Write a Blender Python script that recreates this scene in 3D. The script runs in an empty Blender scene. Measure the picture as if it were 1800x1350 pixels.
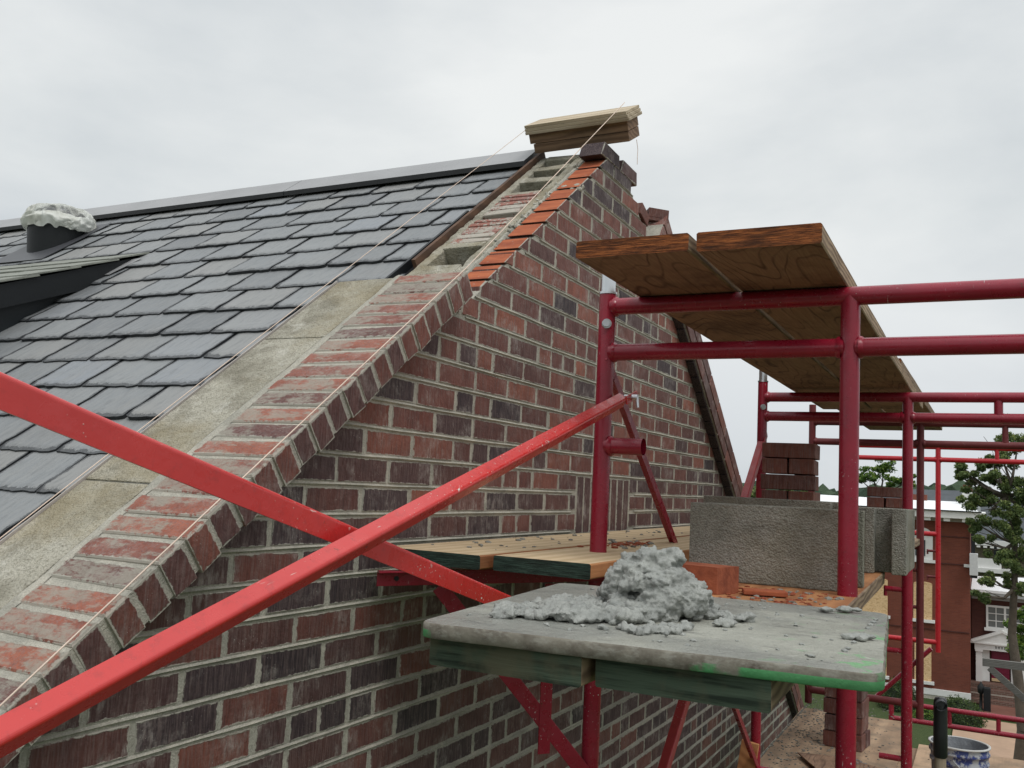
import bpy, bmesh, math, random
from mathutils import Vector, Matrix, noise
R = math.radians
rnd = random.Random(7)
C = bpy.context.scene.collection
SC = bpy.context.scene

# ------------------------------------------------------------------ camera, world, sun, exposure
YAW, PITCH, ROLL = R(27.2719), R(6.1147), R(2.8648)
f_ = Vector((math.cos(YAW)*math.cos(PITCH), math.sin(YAW)*math.cos(PITCH), math.sin(PITCH)))
r_ = Vector((math.sin(YAW), -math.cos(YAW), 0)); u_ = r_.cross(f_)
rt = r_*math.cos(ROLL) + u_*math.sin(ROLL); up = -r_*math.sin(ROLL) + u_*math.cos(ROLL)
cam_d = bpy.data.cameras.new('camera'); cam = bpy.data.objects.new('camera', cam_d); C.objects.link(cam)
cam.matrix_world = Matrix(((rt.x, up.x, -f_.x, 0), (rt.y, up.y, -f_.y, 0), (rt.z, up.z, -f_.z, 0), (0, 0, 0, 1)))
cam_d.sensor_width = 36; cam_d.lens = 1628.14/1800*36; cam_d.clip_start = .02; cam_d.clip_end = 3000
SC.camera = cam
W = bpy.data.worlds.new("World"); SC.world = W; W.use_nodes = True
nt = W.node_tree; N = nt.nodes; Lk = nt.links; N.clear()
out = N.new('ShaderNodeOutputWorld'); bg = N.new('ShaderNodeBackground'); bg.inputs['Strength'].default_value = .1
sky = N.new('ShaderNodeTexSky'); sky.sky_type = 'NISHITA'; sky.sun_disc = False; sky.sun_elevation = R(60); sky.sun_rotation = R(215)
sky.air_density = 1.0; sky.dust_density = 3.0
tc = N.new('ShaderNodeTexCoord'); mp = N.new('ShaderNodeMapping'); mp.inputs['Scale'].default_value = (1.1, 1.1, 2.8)
mp.inputs['Location'].default_value = (.35, .1, .2)
n1 = N.new('ShaderNodeTexNoise'); n1.inputs['Scale'].default_value = 1.5; n1.inputs['Detail'].default_value = 7; n1.inputs['Roughness'].default_value = .52
n1.inputs['Distortion'].default_value = .25
rp = N.new('ShaderNodeValToRGB'); e = rp.color_ramp.elements
e[0].position = .36; e[0].color = (6.5, 6.9, 7.15, 1); e[1].position = .60; e[1].color = (8.7, 8.9, 8.9, 1)
sep = N.new('ShaderNodeSeparateXYZ'); rz = N.new('ShaderNodeValToRGB'); ez = rz.color_ramp.elements
ez[0].position = .0; ez[0].color = (.86, .88, .9, 1); ez[1].position = .5; ez[1].color = (1, 1, 1, 1)
m0 = ez.new(.05); m0.color = (.8, .825, .86, 1); m2 = ez.new(.12); m2.color = (.87, .885, .91, 1); m3 = ez.new(.28); m3.color = (1.03, 1.03, 1.02, 1); m4 = ez.new(.62); m4.color = (1.25, 1.25, 1.25, 1); m5 = ez.new(.85); m5.color = (1.75, 1.75, 1.75, 1)
mul = N.new('ShaderNodeMix'); mul.data_type = 'RGBA'; mul.blend_type = 'MULTIPLY'; mul.inputs[0].default_value = 1
mix = N.new('ShaderNodeMix'); mix.data_type = 'RGBA'; mix.inputs[0].default_value = .96
Lk.new(tc.outputs['Generated'], mp.inputs[0]); Lk.new(mp.outputs[0], n1.inputs['Vector']); Lk.new(n1.outputs[0], rp.inputs[0])
Lk.new(tc.outputs['Generated'], sep.inputs[0]); Lk.new(sep.outputs['Z'], rz.inputs[0])
Lk.new(rp.outputs[0], mul.inputs[6]); Lk.new(rz.outputs[0], mul.inputs[7])
Lk.new(sky.outputs[0], mix.inputs[6]); Lk.new(mul.outputs[2], mix.inputs[7])
Lk.new(mix.outputs[2], bg.inputs[0]); Lk.new(bg.outputs[0], out.inputs[0])
sd = bpy.data.lights.new('sun', 'SUN'); sd.energy = 1.05; sd.angle = R(18); sd.color = (1, .97, .93)
sun = bpy.data.objects.new('sun', sd); C.objects.link(sun)
# soft sun high, a little behind the camera
_az = R(-125)
sdir = Vector((math.cos(_az)*math.cos(R(60)), math.sin(_az)*math.cos(R(60)), math.sin(R(60))))
sun.rotation_euler = sdir.to_track_quat('Z', 'Y').to_euler()
SC.view_settings.view_transform = 'Standard'; SC.view_settings.look = 'None'
SC.view_settings.exposure = 0; SC.view_settings.gamma = 1
SC.cycles.max_bounces = 8; SC.cycles.use_denoising = True

# ------------------------------------------------------------------ helpers
class MB:
    """collects polygons with a per-corner colour attribute 'col' = (rand a, rand b, edge mask)"""
    def __init__(s): s.v = []; s.f = []; s.c = []; s.m = []; s.sm = []
    def add(s, vs, fs, col=(0, 0, 1), mat=0, smooth=False, cols=None):
        b = len(s.v); s.v += [tuple(v) for v in vs]
        for i, f in enumerate(fs):
            s.f.append([b+k for k in f]); s.m.append(mat); s.sm.append(smooth)
            s.c.append([(col[0], col[1], cols[k]) for k in f] if cols else [col]*len(f))
    def box(s, c, d, rot=None, col=(0, 0, 1), mat=0, j=0):
        x, y, z = d[0]/2, d[1]/2, d[2]/2
        vs = [Vector((a*x, b*y, e*z)) for a in (-1, 1) for b in (-1, 1) for e in (-1, 1)]
        if j: vs = [v+Vector((rnd.uniform(-j, j), rnd.uniform(-j, j), rnd.uniform(-j, j))) for v in vs]
        if rot is not None: vs = [rot @ v for v in vs]
        vs = [v+Vector(c) for v in vs]
        s.add(vs, [(0, 1, 3, 2), (4, 6, 7, 5), (0, 4, 5, 1), (2, 3, 7, 6), (0, 2, 6, 4), (1, 5, 7, 3)], col, mat)
    def cbox(s, c, d, rot=None, b=.002, col=(0, 0, 1), mat=0, j=0):
        """box with chamfered edges"""
        bm = bmesh.new(); bmesh.ops.create_cube(bm, size=1)
        for v in bm.verts: v.co = Vector((v.co.x*d[0]+rnd.uniform(-j, j), v.co.y*d[1]+rnd.uniform(-j, j), v.co.z*d[2]+rnd.uniform(-j, j)))
        bmesh.ops.bevel(bm, geom=bm.edges[:], offset=b, segments=2, affect='EDGES', profile=.6)
        s.bm(bm, Matrix.Translation(Vector(c)) @ (rot.to_4x4() if rot is not None else Matrix()), col, mat)
    def bm(s, bm, M=Matrix(), col=(0, 0, 1), mat=0, smooth=False):
        bm.verts.index_update(); s.add([M @ v.co for v in bm.verts], [[v.index for v in f.verts] for f in bm.faces], col, mat, smooth); bm.free()
    def tube(s, a, b, r, n=20, r2=None, cap=True, col=(0, 0, 1), mat=0):
        a = Vector(a); b = Vector(b); d = (b-a).normalized(); q = d.to_track_quat('Z', 'Y'); r2 = r if r2 is None else r2
        vs = []
        for k in range(n):
            t = 2*math.pi*k/n; o = q @ Vector((math.cos(t), math.sin(t), 0)); vs += [a+o*r, b+o*r2]
        s.add(vs, [(2*k, 2*((k+1) % n), 2*((k+1) % n)+1, 2*k+1) for k in range(n)], col, mat, True)
        if cap:
            s.add([vs[2*k] for k in range(n)], [list(range(n))[::-1]], col, mat)
            s.add([vs[2*k+1] for k in range(n)], [list(range(n))], col, mat)
    def path(s, pts, r, n=8, col=(0, 0, 1), mat=0):
        for a, b in zip(pts, pts[1:]): s.tube(a, b, r, n, col=col, mat=mat)
    def lathe(s, prof, M=Matrix(), n=28, col=(0, 0, 1), mat=0, smooth=True):
        vs = []
        for (r, z) in prof:
            for k in range(n):
                t = 2*math.pi*k/n; vs.append(M @ Vector((r*math.cos(t), r*math.sin(t), z)))
        fs = [(i*n+k, i*n+(k+1) % n, (i+1)*n+(k+1) % n, (i+1)*n+k) for i in range(len(prof)-1) for k in range(n)]
        s.add(vs, fs, col, mat, smooth)
    def extr(s, poly, off, col=(0, 0, 1), mat=0):
        """prism of a 3D polygon swept by off"""
        n = len(poly); off = Vector(off); poly = [Vector(p) for p in poly]; vs = poly+[p+off for p in poly]
        s.add(vs, [list(range(n)), [n+k for k in range(n)][::-1]]+[(k, n+k, n+(k+1) % n, (k+1) % n) for k in range(n)], col, mat)
    def build(s, name, mats, parent=None, loc=None):
        me = bpy.data.meshes.new(name); me.from_pydata(s.v, [], s.f)
        if not isinstance(mats, (list, tuple)): mats = [mats]
        for m in mats: me.materials.append(m)
        me.polygons.foreach_set('material_index', s.m); me.polygons.foreach_set('use_smooth', s.sm)
        at = me.color_attributes.new('col', 'FLOAT_COLOR', 'CORNER')
        flat = [x for fc in s.c for c in fc for x in (c[0], c[1], c[2], 1.0)]
        at.data.foreach_set('color', flat)
        bm = bmesh.new(); bm.from_mesh(me); bmesh.ops.recalc_face_normals(bm, faces=bm.faces[:]); bm.to_mesh(me); bm.free()
        me.update()
        o = bpy.data.objects.new(name, me); C.objects.link(o)
        if parent is not None:
            o.parent = parent; o.matrix_parent_inverse = Matrix.Translation(-parent.location)
        return o
def tag(o, label=None, cat=None, group=None, kind=None):
    if label: o['label'] = label
    if cat: o['category'] = cat
    if group: o['group'] = group
    if kind: o['kind'] = kind
    return o
def empty(name, loc, label, cat, group=None):
    o = bpy.data.objects.new(name, None); C.objects.link(o); o.location = loc; o.empty_display_size = .1
    return tag(o, label, cat, group)
def axis_rot(x, y, z):   # matrix with given column axes
    return Matrix((x, y, z)).transposed()

# ------------------------------------------------------------------ materials
class NT:
    def __init__(s, name):
        s.m = bpy.data.materials.new(name); s.m.use_nodes = True; s.t = s.m.node_tree; s.t.nodes.clear()
        s.o = s.n('ShaderNodeOutputMaterial'); s.b = s.n('ShaderNodeBsdfPrincipled'); s.l(s.b.outputs[0], s.o.inputs[0])
        s.tc = s.n('ShaderNodeTexCoord').outputs['Object']; s.obj = s.tc
    def n(s, t, **k):
        q = s.t.nodes.new(t)
        for a, b in k.items(): setattr(q, a, b)
        return q
    def l(s, a, b): s.t.links.new(a, b)
    def mapv(s, scale=(1, 1, 1), rot=(0, 0, 0), loc=(0, 0, 0), src=None):
        q = s.n('ShaderNodeMapping'); q.inputs['Scale'].default_value = scale; q.inputs['Rotation'].default_value = rot; q.inputs['Location'].default_value = loc
        s.l(src or s.obj, q.inputs[0]); return q.outputs[0]
    def noise(s, scale, detail=4, rough=.55, v=None, dist=0, col=False):
        q = s.n('ShaderNodeTexNoise'); q.inputs['Scale'].default_value = scale; q.inputs['Detail'].default_value = detail
        q.inputs['Roughness'].default_value = rough; q.inputs['Distortion'].default_value = dist; s.l(v or s.obj, q.inputs['Vector'])
        return q.outputs[1 if col else 0]
    def vor(s, scale, v=None, feat='F1', out=0, rnd=1):
        q = s.n('ShaderNodeTexVoronoi', feature=feat); q.inputs['Scale'].default_value = scale; q.inputs['Randomness'].default_value = rnd
        s.l(v or s.obj, q.inputs['Vector']); return q.outputs[out]
    def wave(s, scale, dist, v=None, det=2, typ='BANDS', dire='X', dsc=1):
        q = s.n('ShaderNodeTexWave', wave_type=typ); q.inputs['Scale'].default_value = scale; q.inputs['Distortion'].default_value = dist
        q.inputs['Detail'].default_value = det; q.inputs['Detail Scale'].default_value = dsc
        if typ == 'BANDS': q.bands_direction = dire
        s.l(v or s.obj, q.inputs['Vector']); return q.outputs[1]
    def ramp(s, fac, stops, interp='LINEAR'):
        q = s.n('ShaderNodeValToRGB'); q.color_ramp.interpolation = interp; e = q.color_ramp.elements
        for i, (p, c) in enumerate(stops):
            if not isinstance(c, (tuple, list)): c = (c, c, c)
            el = e[i] if i < 2 else e.new(p)
            el.position = p; el.color = (*c, 1)
        s.l(fac, q.inputs[0]); return q.outputs[0]
    def mix(s, fac, a, b, blend='MIX'):
        q = s.n('ShaderNodeMix', data_type='RGBA', blend_type=blend)
        for val, i in ((fac, 0), (a, 6), (b, 7)):
            if hasattr(val, 'links'): s.l(val, q.inputs[i])
            elif i == 0: q.inputs[0].default_value = val
            else: q.inputs[i].default_value = (*(val if isinstance(val, (tuple, list)) else (val,)*3), 1)
        return q.outputs[2]
    def math(s, op, a, b=None, c=None, clamp=False):
        q = s.n('ShaderNodeMath', operation=op, use_clamp=clamp)
        for i, val in enumerate((a, b, c)):
            if val is None: continue
            if hasattr(val, 'links'): s.l(val, q.inputs[i])
            else: q.inputs[i].default_value = val
        return q.outputs[0]
    def attr(s, sep=True, name='col'):
        q = s.n('ShaderNodeAttribute', attribute_name=name); 
        if not sep: return q.outputs['Color']
        p = s.n('ShaderNodeSeparateColor'); s.l(q.outputs['Color'], p.inputs[0]); return p.outputs
    def geo(s, o='Normal'): return s.n('ShaderNodeNewGeometry').outputs[o]
    def sepxyz(s, v):
        q = s.n('ShaderNodeSeparateXYZ'); s.l(v, q.inputs[0]); return q.outputs
    def comb(s, x, y, z):
        q = s.n('ShaderNodeCombineXYZ')
        for i, val in enumerate((x, y, z)):
            if hasattr(val, 'links'): s.l(val, q.inputs[i])
            else: q.inputs[i].default_value = val
        return q.outputs[0]
    def col(s, v):
        if hasattr(v, 'links'): s.l(v, s.b.inputs['Base Color'])
        else: s.b.inputs['Base Color'].default_value = (*v, 1)
    def rough(s, v, spec=.5, metal=0):
        if hasattr(v, 'links'): s.l(v, s.b.inputs['Roughness'])
        else: s.b.inputs['Roughness'].default_value = v
        s.b.inputs['Specular IOR Level'].default_value = spec; s.b.inputs['Metallic'].default_value = metal
    def bump(s, h, d=.002, st=1, prev=None):
        q = s.n('ShaderNodeBump'); q.inputs['Distance'].default_value = d; q.inputs['Strength'].default_value = st
        s.l(h, q.inputs['Height'])
        if prev: s.l(prev, q.inputs['Normal'])
        s.l(q.outputs[0], s.b.inputs['Normal']); return q.outputs[0]

MORT = (.56, .53, .45); MORT2 = (.40, .385, .33)
def m_brick(name, smear=.5, dark=1.0, white=1.0, orange=0.0, strip=True, veil=0.0):
    t = NT(name); a = t.attr()
    base = t.ramp(a[0], [(0, (.028*dark, .022*dark, .026*dark)), (.16, (.048*dark, .030*dark, .034*dark)), (.34, (.090*dark, .038*dark, .033*dark)), (.55, (.15*dark, .052*dark, .040*dark)),
                         (.8, (.215*dark, .070*dark, .046*dark)), (1, (.30*dark, .095*dark, .055*dark))])
    if orange: base = t.mix(orange, base, (.42, .105, .04))
    # vertical wire-cut scratches (fine in X, long in Z) and blotches
    sv = t.mapv((1, 1, .07)); s1 = t.noise(260, 3, .6, sv)
    base = t.mix(t.math('MULTIPLY', t.ramp(s1, [(.42, 0), (.66, 1)]), .5), base, (.20, .145, .135))
    base = t.mix(t.math('MULTIPLY', t.ramp(t.noise(180, 3, .6, t.mapv((1, 1, .12), loc=(3, 0, 0))), [(.54, 0), (.7, 1)]), .38), base, (.025, .017, .018))
    bl = t.noise(22, 5, .6)
    base = t.mix(t.math('MULTIPLY', t.ramp(bl, [(.42, 0), (.68, 1)]), .45), base, t.mix(.6, base, (.02, .015, .02)))
    # pale lime bloom
    b2 = t.noise(7, 6, .7); b3 = t.noise(85, 5, .75, t.mapv((1, 1, .35)))
    bloom = t.math('MULTIPLY', t.ramp(b2, [(.5, 0), (.78, 1)]), t.ramp(b3, [(.42, 0), (.62, 1)]))
    base = t.mix(t.math('MULTIPLY', bloom, .75*white), base, (.42, .38, .35))
    spk = t.ramp(t.vor(150), [(.07, 1), (.13, 0)]); gate = t.ramp(t.noise(14, 3), [(.52, 0), (.62, 1)])
    base = t.mix(t.math('MULTIPLY', t.math('MULTIPLY', spk, gate), .8*white), base, (.55, .52, .48))
    # mortar smeared over the arris of each brick
    en = t.noise(75, 5, .68); en2 = t.noise(11, 3, .5)
    thr = t.math('ADD', t.math('MULTIPLY', en, .55*smear*2), t.math('MULTIPLY', en2, .75*smear))
    thr = t.math('SUBTRACT', thr, .36*smear*2-.02)
    msk = t.math('SUBTRACT', thr, t.math('MULTIPLY', a[2], 1.0)); msk = t.ramp(msk, [(0, 0), (.12, 1)])
    base = t.mix(t.math('MULTIPLY', msk, .85), base, MORT2)
    if veil:
        up_ = t.ramp(t.sepxyz(t.geo('Normal'))[2], [(.45, 0), (.65, 1)])
        vm = t.ramp(t.math('ADD', t.math('MULTIPLY', t.noise(7, 5, .7, t.mapv((1, 1, 1), (0, 0, .4))), .6), t.math('MULTIPLY', t.noise(34, 5, .7, t.mapv((1, .3, 1), (.2, .1, .5))), .45)), [(.515, 0), (.57, 1)])
        vm2 = t.ramp(t.noise(50, 5, .75), [(.36, .55), (.5, 1)]); vm = t.math('MAXIMUM', vm, t.math('MULTIPLY', t.ramp(t.math('SUBTRACT', t.noise(20, 5, .7, t.mapv((1, .35, 1), (.2, .1, .5))), t.math('MULTIPLY', t.sepxyz(t.obj)[0], .10)), [(.40, 0), (.46, 1)]), .9))
        base = t.mix(t.math('MULTIPLY', t.math('MULTIPLY', vm, vm2), t.math('MULTIPLY', up_, veil)), base, (.30, .29, .24))
    t.col(base); t.rough(t.ramp(bl, [(.3, .62), (.7, .85)]), .35)
    h = t.math('ADD', t.math('MULTIPLY', s1, .5), t.math('ADD', t.noise(120, 4, .6), t.math('MULTIPLY', msk, .5)))
    t.bump(h, .0022, .8); return t.m
def m_mortar(name='mortar joint', c=MORT, c2=MORT2):
    t = NT(name); a = t.noise(9, 6, .7); b = t.noise(300, 3, .7)
    base = t.mix(t.ramp(a, [(.38, 0), (.6, 1)]), c, c2); base = t.mix(t.ramp(t.noise(28, 5, .7), [(.56, 0), (.66, .45)]), base, tuple(q*.45 for q in c)); base = t.mix(t.math('MULTIPLY', t.ramp(b, [(.4, 0), (.7, 1)]), .4), base, (.12, .11, .095))
    t.col(base); t.rough(.95, .2); t.bump(t.math('ADD', b, t.noise(60, 4)), .004, .9); return t.m
def m_paint(name, c, c2, spec=.5, rough=.3, chips=.5, wear=(.45, .42, .4), zone=None):
    t = NT(name)
    n = t.noise(6, 4); base = t.mix(t.ramp(n, [(.35, 0), (.7, 1)]), c, c2)
    base = t.mix(t.math('MULTIPLY', t.ramp(t.noise(45, 5, .7), [(.55, 0), (.75, 1)]), .3), base, (.10, .02, .02))
    sp = t.ramp(t.vor(115), [(.07, 1), (.14, 0)]); sp2 = t.ramp(t.noise(75, 4, .7), [(.665, 0), (.68, 1)])
    g0 = t.noise(5, 4, .6)
    if zone:
        ax, stops, k_ = zone; g0 = t.math('ADD', g0, t.ramp(t.math('MULTIPLY', t.sepxyz(t.obj)[ax], k_), stops))
    g = t.ramp(g0, [(.66-.12*chips, 0), (.78-.12*chips, 1)]); g2 = t.ramp(g0, [(.64, 0), (.70, 1)])
    m = t.math('MAXIMUM', t.math('MULTIPLY', sp, g), t.math('MULTIPLY', sp2, g2))
    scr = t.math('MULTIPLY', t.ramp(t.noise(240, 2, .5, t.mapv((.12, 1, .12), (.3, .4, 0))), [(.70, 0), (.74, 1)]), t.ramp(t.noise(7, 3), [(.5, 0), (.6, .6)]))
    m = t.math('MAXIMUM', m, scr); base = t.mix(m, base, wear)
    rust = t.math('MULTIPLY', t.ramp(t.noise(55, 5, .75), [(.64, 0), (.68, 1)]), t.ramp(t.noise(3, 3), [(.5, 0), (.6, 1)])); base = t.mix(t.math('MULTIPLY', rust, .7), base, (.09, .035, .02)); t.col(base)
    t.rough(t.mix(m, t.ramp(t.noise(30, 4), [(.3, rough-.08), (.7, rough+.16)]), (.9,)*3), spec)
    t.bump(t.math('ADD', t.math('MULTIPLY', m, .8), t.math('MULTIPLY', t.noise(70, 4), .4)), .001, .8); return t.m
def m_under(name, c1, c2, line):
    t = NT(name); v = t.mapv((.22, 1, 1)); w0 = t.noise(3.0, 3, .5, v); w = t.math('PINGPONG', t.math('MULTIPLY', w0, 26), .5)
    ln = t.ramp(w, [(.0, 1), (.14, 0)]); g = t.noise(150, 4, .65, t.mapv((.05, 1, 1)))
    base = t.mix(t.ramp(g, [(.3, 0), (.7, 1)]), c1, c2); base = t.mix(t.math('MULTIPLY', ln, t.math('MULTIPLY', t.ramp(t.noise(6, 3), [(.35, .2), (.6, 1)]), .75)), base, line)
    base = t.mix(t.ramp(t.noise(4, 5, .65), [(.48, 0), (.68, .6)]), base, line); t.col(base); t.rough(.85, .2); t.bump(t.math('ADD', g, ln), .0015, .6); return t.m
def m_fibre(name, c1, c2, c3):
    t = NT(name); g = t.noise(420, 6, .75, t.mapv((1, .05, 1))); g2 = t.noise(70, 6, .7, t.mapv((1, .12, 1)))
    base = t.mix(t.ramp(g, [(.42, 0), (.58, 1)]), c2, c1); base = t.mix(t.ramp(g2, [(.45, 0), (.62, .85)]), base, c3); t.col(base); t.rough(.9, .2); t.bump(t.math('ADD', g, g2), .004, 1); return t.m
def m_wood(name, c1, c2, axis='X', ring=14, dirt=(.04, .03, .02), dirt_amt=.4, knots=True, rough=.8):
    t = NT(name); sc = {'X': (.16, 1, 1), 'Y': (1, .16, 1), 'Z': (1, 1, .16)}[axis]
    v = t.mapv(sc); w = t.wave(ring, 5.5, v, 3, 'RINGS', dsc=1.2); g = t.noise(130, 4, .65, t.mapv({'X': (.05, 1, 1), 'Y': (1, .05, 1), 'Z': (1, 1, .05)}[axis]))
    f = t.math('ADD', t.math('MULTIPLY', w, .55), t.math('MULTIPLY', g, .5)); base = t.mix(t.ramp(f, [(.25, 0), (.85, 1)]), c1, c2)
    d = t.noise(7, 5, .65); base = t.mix(t.math('MULTIPLY', t.ramp(d, [(.45, 0), (.72, 1)]), dirt_amt), base, dirt)
    a = t.attr(); base = t.mix(1, base, t.ramp(a[0], [(0, .75), (1, 1.2)]), 'MULTIPLY')
    t.col(base); t.rough(rough, .25); t.bump(t.math('ADD', f, g), .0015, .6); return t.m
def m_flat(name, c, rough=.8, spec=.3, metal=0, var=.25, sc=8, bump=0):
    t = NT(name); n = t.noise(sc, 5, .6)
    t.col(t.mix(t.math('MULTIPLY', t.ramp(n, [(.35, 0), (.7, 1)]), var), c, tuple(x*.45 for x in c))); t.rough(rough, spec, metal)
    if bump: t.bump(t.noise(sc*6, 4), bump, .7)
    return t.m

M = {}
M['brick'] = m_brick('face brick', .85, 1.08, 1.55)
M['brick_top'] = m_brick('coping brick', .85, 1.15, 1.0, .12, veil=.72)
M['cut'] = NT('fresh cut brick').m
def _cut():
    t = NT('fresh saw cut brick'); n = t.noise(30, 5, .6, t.mapv((1, .25, 1)))
    base = t.mix(t.ramp(n, [(.35, 0), (.65, 1)]), (.43, .13, .058), (.26, .07, .036)); base = t.mix(t.ramp(t.noise(60, 4, .7), [(.62, 0), (.72, .6)]), base, (.35, .28, .22))
    t.col(base); t.rough(.9, .2); t.bump(t.noise(90, 4), .002, .7); return t.m
M['cut'] = _cut()
M['mortar'] = m_mortar()
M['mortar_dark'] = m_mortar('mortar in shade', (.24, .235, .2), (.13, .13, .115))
def _conc(name, c, c2, stain, lich=0.0, sc=1):
    t = NT(name); a = t.noise(5*sc, 6, .65); b = t.noise(120*sc, 4, .7); sp = t.vor(210*sc, out=0)
    base = t.mix(t.ramp(a, [(.35, 0), (.65, 1)]), c, c2); base = t.mix(t.ramp(b, [(.5, 0), (.68, .65)]), base, stain)
    base = t.mix(t.ramp(sp, [(.12, .45), (.3, 0)]), base, (.55, .53, .46))
    base = t.mix(t.ramp(t.noise(7, 5, .7, t.mapv((1, 1, 1.6), loc=(2, 5, 1))), [(.46, 0), (.62, .55)]), base, stain)
    base = t.mix(t.ramp(t.noise(11*sc, 6, .75), [(.56, 0), (.66, .6)]), base, (.58, .56, .5) if lich > .5 else c)
    if lich: base = t.mix(t.math('MULTIPLY', t.ramp(t.noise(2.6*sc, 5, .7), [(.47, 0), (.62, 1)]), lich*.55), base, (.30, .235, .12))
    t.col(base); t.rough(.95, .2); t.bump(t.math('ADD', t.math('ADD', b, t.noise(35*sc, 5, .7)), t.math('MULTIPLY', sp, .6)), .005, 1); return t.m
M['coping'] = _conc('weathered concrete', (.50, .475, .40), (.30, .28, .22), (.15, .135, .10), .7)
M['cmu'] = _conc('concrete block', (.31, .30, .265), (.225, .22, .185), (.12, .115, .095), .3)
M['cmu_in'] = _conc('shaded block inside', (.10, .10, .09), (.07, .07, .06), (.04, .04, .035), .0)  # floor of the open cells, shade of the recess put into the colour
def _slate():
    t = NT('roof slate'); a = t.attr()
    # grain runs along the slope
    v = t.mapv((3.2, 30, 3.2)); g = t.noise(3.2, 5, .65, v); g2 = t.noise(14, 4, .6, t.mapv((1.2, 5, 1.2)))
    base = t.ramp(a[0], [(0, (.145, .153, .162)), (.35, (.185, .196, .206)), (.65, (.22, .231, .238)), (.88, (.235, .235, .23)), (1, (.215, .235, .262))])
    base = t.mix(t.ramp(g, [(.4, 0), (.7, .5)]), base, (.29, .29, .28)); base = t.mix(t.ramp(g2, [(.5, 0), (.75, .45)]), base, (.09, .098, .105))
    base = t.mix(t.math('MULTIPLY', t.ramp(t.noise(2, 4), [(.55, 0), (.7, 1)]), .16), base, (.22, .19, .15))
    # chipped split layers, plus the shadow at each slate edge painted near black
    ed = t.ramp(t.math('SUBTRACT', a[2], t.math('MULTIPLY', t.math('SUBTRACT', t.noise(34, 5, .8), .28), 1.7)), [(-.12, 1), (.0, 0)])
    cn_ = t.noise(26, 5, .75, t.mapv((.7, 1.3, .7))); cl_ = t.ramp(t.math('ABSOLUTE', t.math('SUBTRACT', cn_, .47)), [(.0, 1), (.016, 0)])
    cl2 = t.ramp(t.math('ABSOLUTE', t.math('SUBTRACT', cn_, .58)), [(.0, 1), (.012, 0)])
    lines = t.math('MULTIPLY', t.math('MAXIMUM', cl_, cl2), t.ramp(a[2], [(.35, 1), (.8, 0)]))
    ed2 = t.math('MAXIMUM', t.ramp(a[2], [(.0, 1), (.05, 0)]), lines)
    base = t.mix(t.math('MULTIPLY', ed, .75), base, (.035, .038, .042)); base = t.mix(ed2, base, (.022, .024, .027)); t.col(base)
    t.rough(t.ramp(g, [(.3, .48), (.7, .62)]), .45); t.bump(t.math('ADD', t.math('ADD', g2, t.math('MULTIPLY', g, .6)), t.math('MULTIPLY', ed, .5)), .0035, .8); return t.m
M['slate'] = _slate()
M['slate_old'] = m_flat('old lichened slate', (.27, .28, .245), .75, .3, 0, .6, 14, .004)
M['underlay'] = m_flat('roof underlay', (.02, .02, .022), .9)
M['ridge'] = m_flat('ridge metal', (.30, .30, .305), .5, .5, .0, .25, 5, .001)
M['black'] = m_flat('black flashing', (.009, .011, .013), .55, .35, 0, .3, 9, .001)
M['brown_strip'] = m_wood('brown edge board', (.17, .095, .06), (.10, .06, .042), 'X', 8, (.03, .02, .015), .5)
M['red'] = m_paint('crimson frame paint', (.30, .012, .032), (.22, .010, .026), .5, .26, .8, (.62, .55, .54), (2, [(.0, .0), (.5, .17)], -.8))
M['red_rust'] = m_paint('old dull red paint', (.15, .022, .024), (.10, .016, .018), .4, .5, 1.0, (.4, .36, .33))
M['red_bright'] = m_paint('bright red brace paint', (.58, .034, .030), (.52, .028, .027), .65, .26, .75, (.72, .66, .6), (0, [(.58, 0), (.68, .2)], .5))
M['red_far'] = m_paint('scarlet frame paint', (.48, .014, .022), (.42, .012, .02), .5, .3, .4)
M['zinc'] = m_flat('zinc plated steel', (.62, .64, .66), .3, .5, .9, .15, 30)
M['plank_top'] = m_under('upper scaffold plank', (.35, .225, .15), (.23, .14, .095), (.06, .032, .024))
M['plank_end'] = m_fibre('rusty brown plank end', (.42, .14, .045), (.10, .032, .016), (.055, .026, .016))
M['plank_edge'] = m_wood('pale plank edge', (.36, .26, .17), (.16, .105, .07), 'X', 30, (.08, .05, .03), .5)
M['plank_light'] = m_wood('pale yellow plank', (.72, .56, .36), (.58, .43, .26), 'X', 7, (.3, .2, .11), .3)
M['plank_orange'] = m_wood('orange dusty plank', (.50, .235, .10), (.34, .14, .06), 'X', 7, (.16, .08, .05), .5)
M['green_end'] = m_fibre('dark green painted plank end', (.05, .085, .066), (.016, .027, .022), (.02, .028, .022))
def _green2():
    t = NT('mortar smeared green plank end'); g = t.noise(90, 4, .65, t.mapv((1, .05, 1)))
    base = t.mix(t.ramp(g, [(.42, 0), (.6, 1)]), (.065, .092, .064), (.018, .027, .019)); base = t.mix(t.ramp(t.noise(6, 5, .65), [(.5, 0), (.62, .8)]), base, (.10, .095, .06))
    t.col(base); t.rough(.85, .2); t.bump(g, .002, .8); return t.m
M['green_end2'] = _green2()
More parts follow.
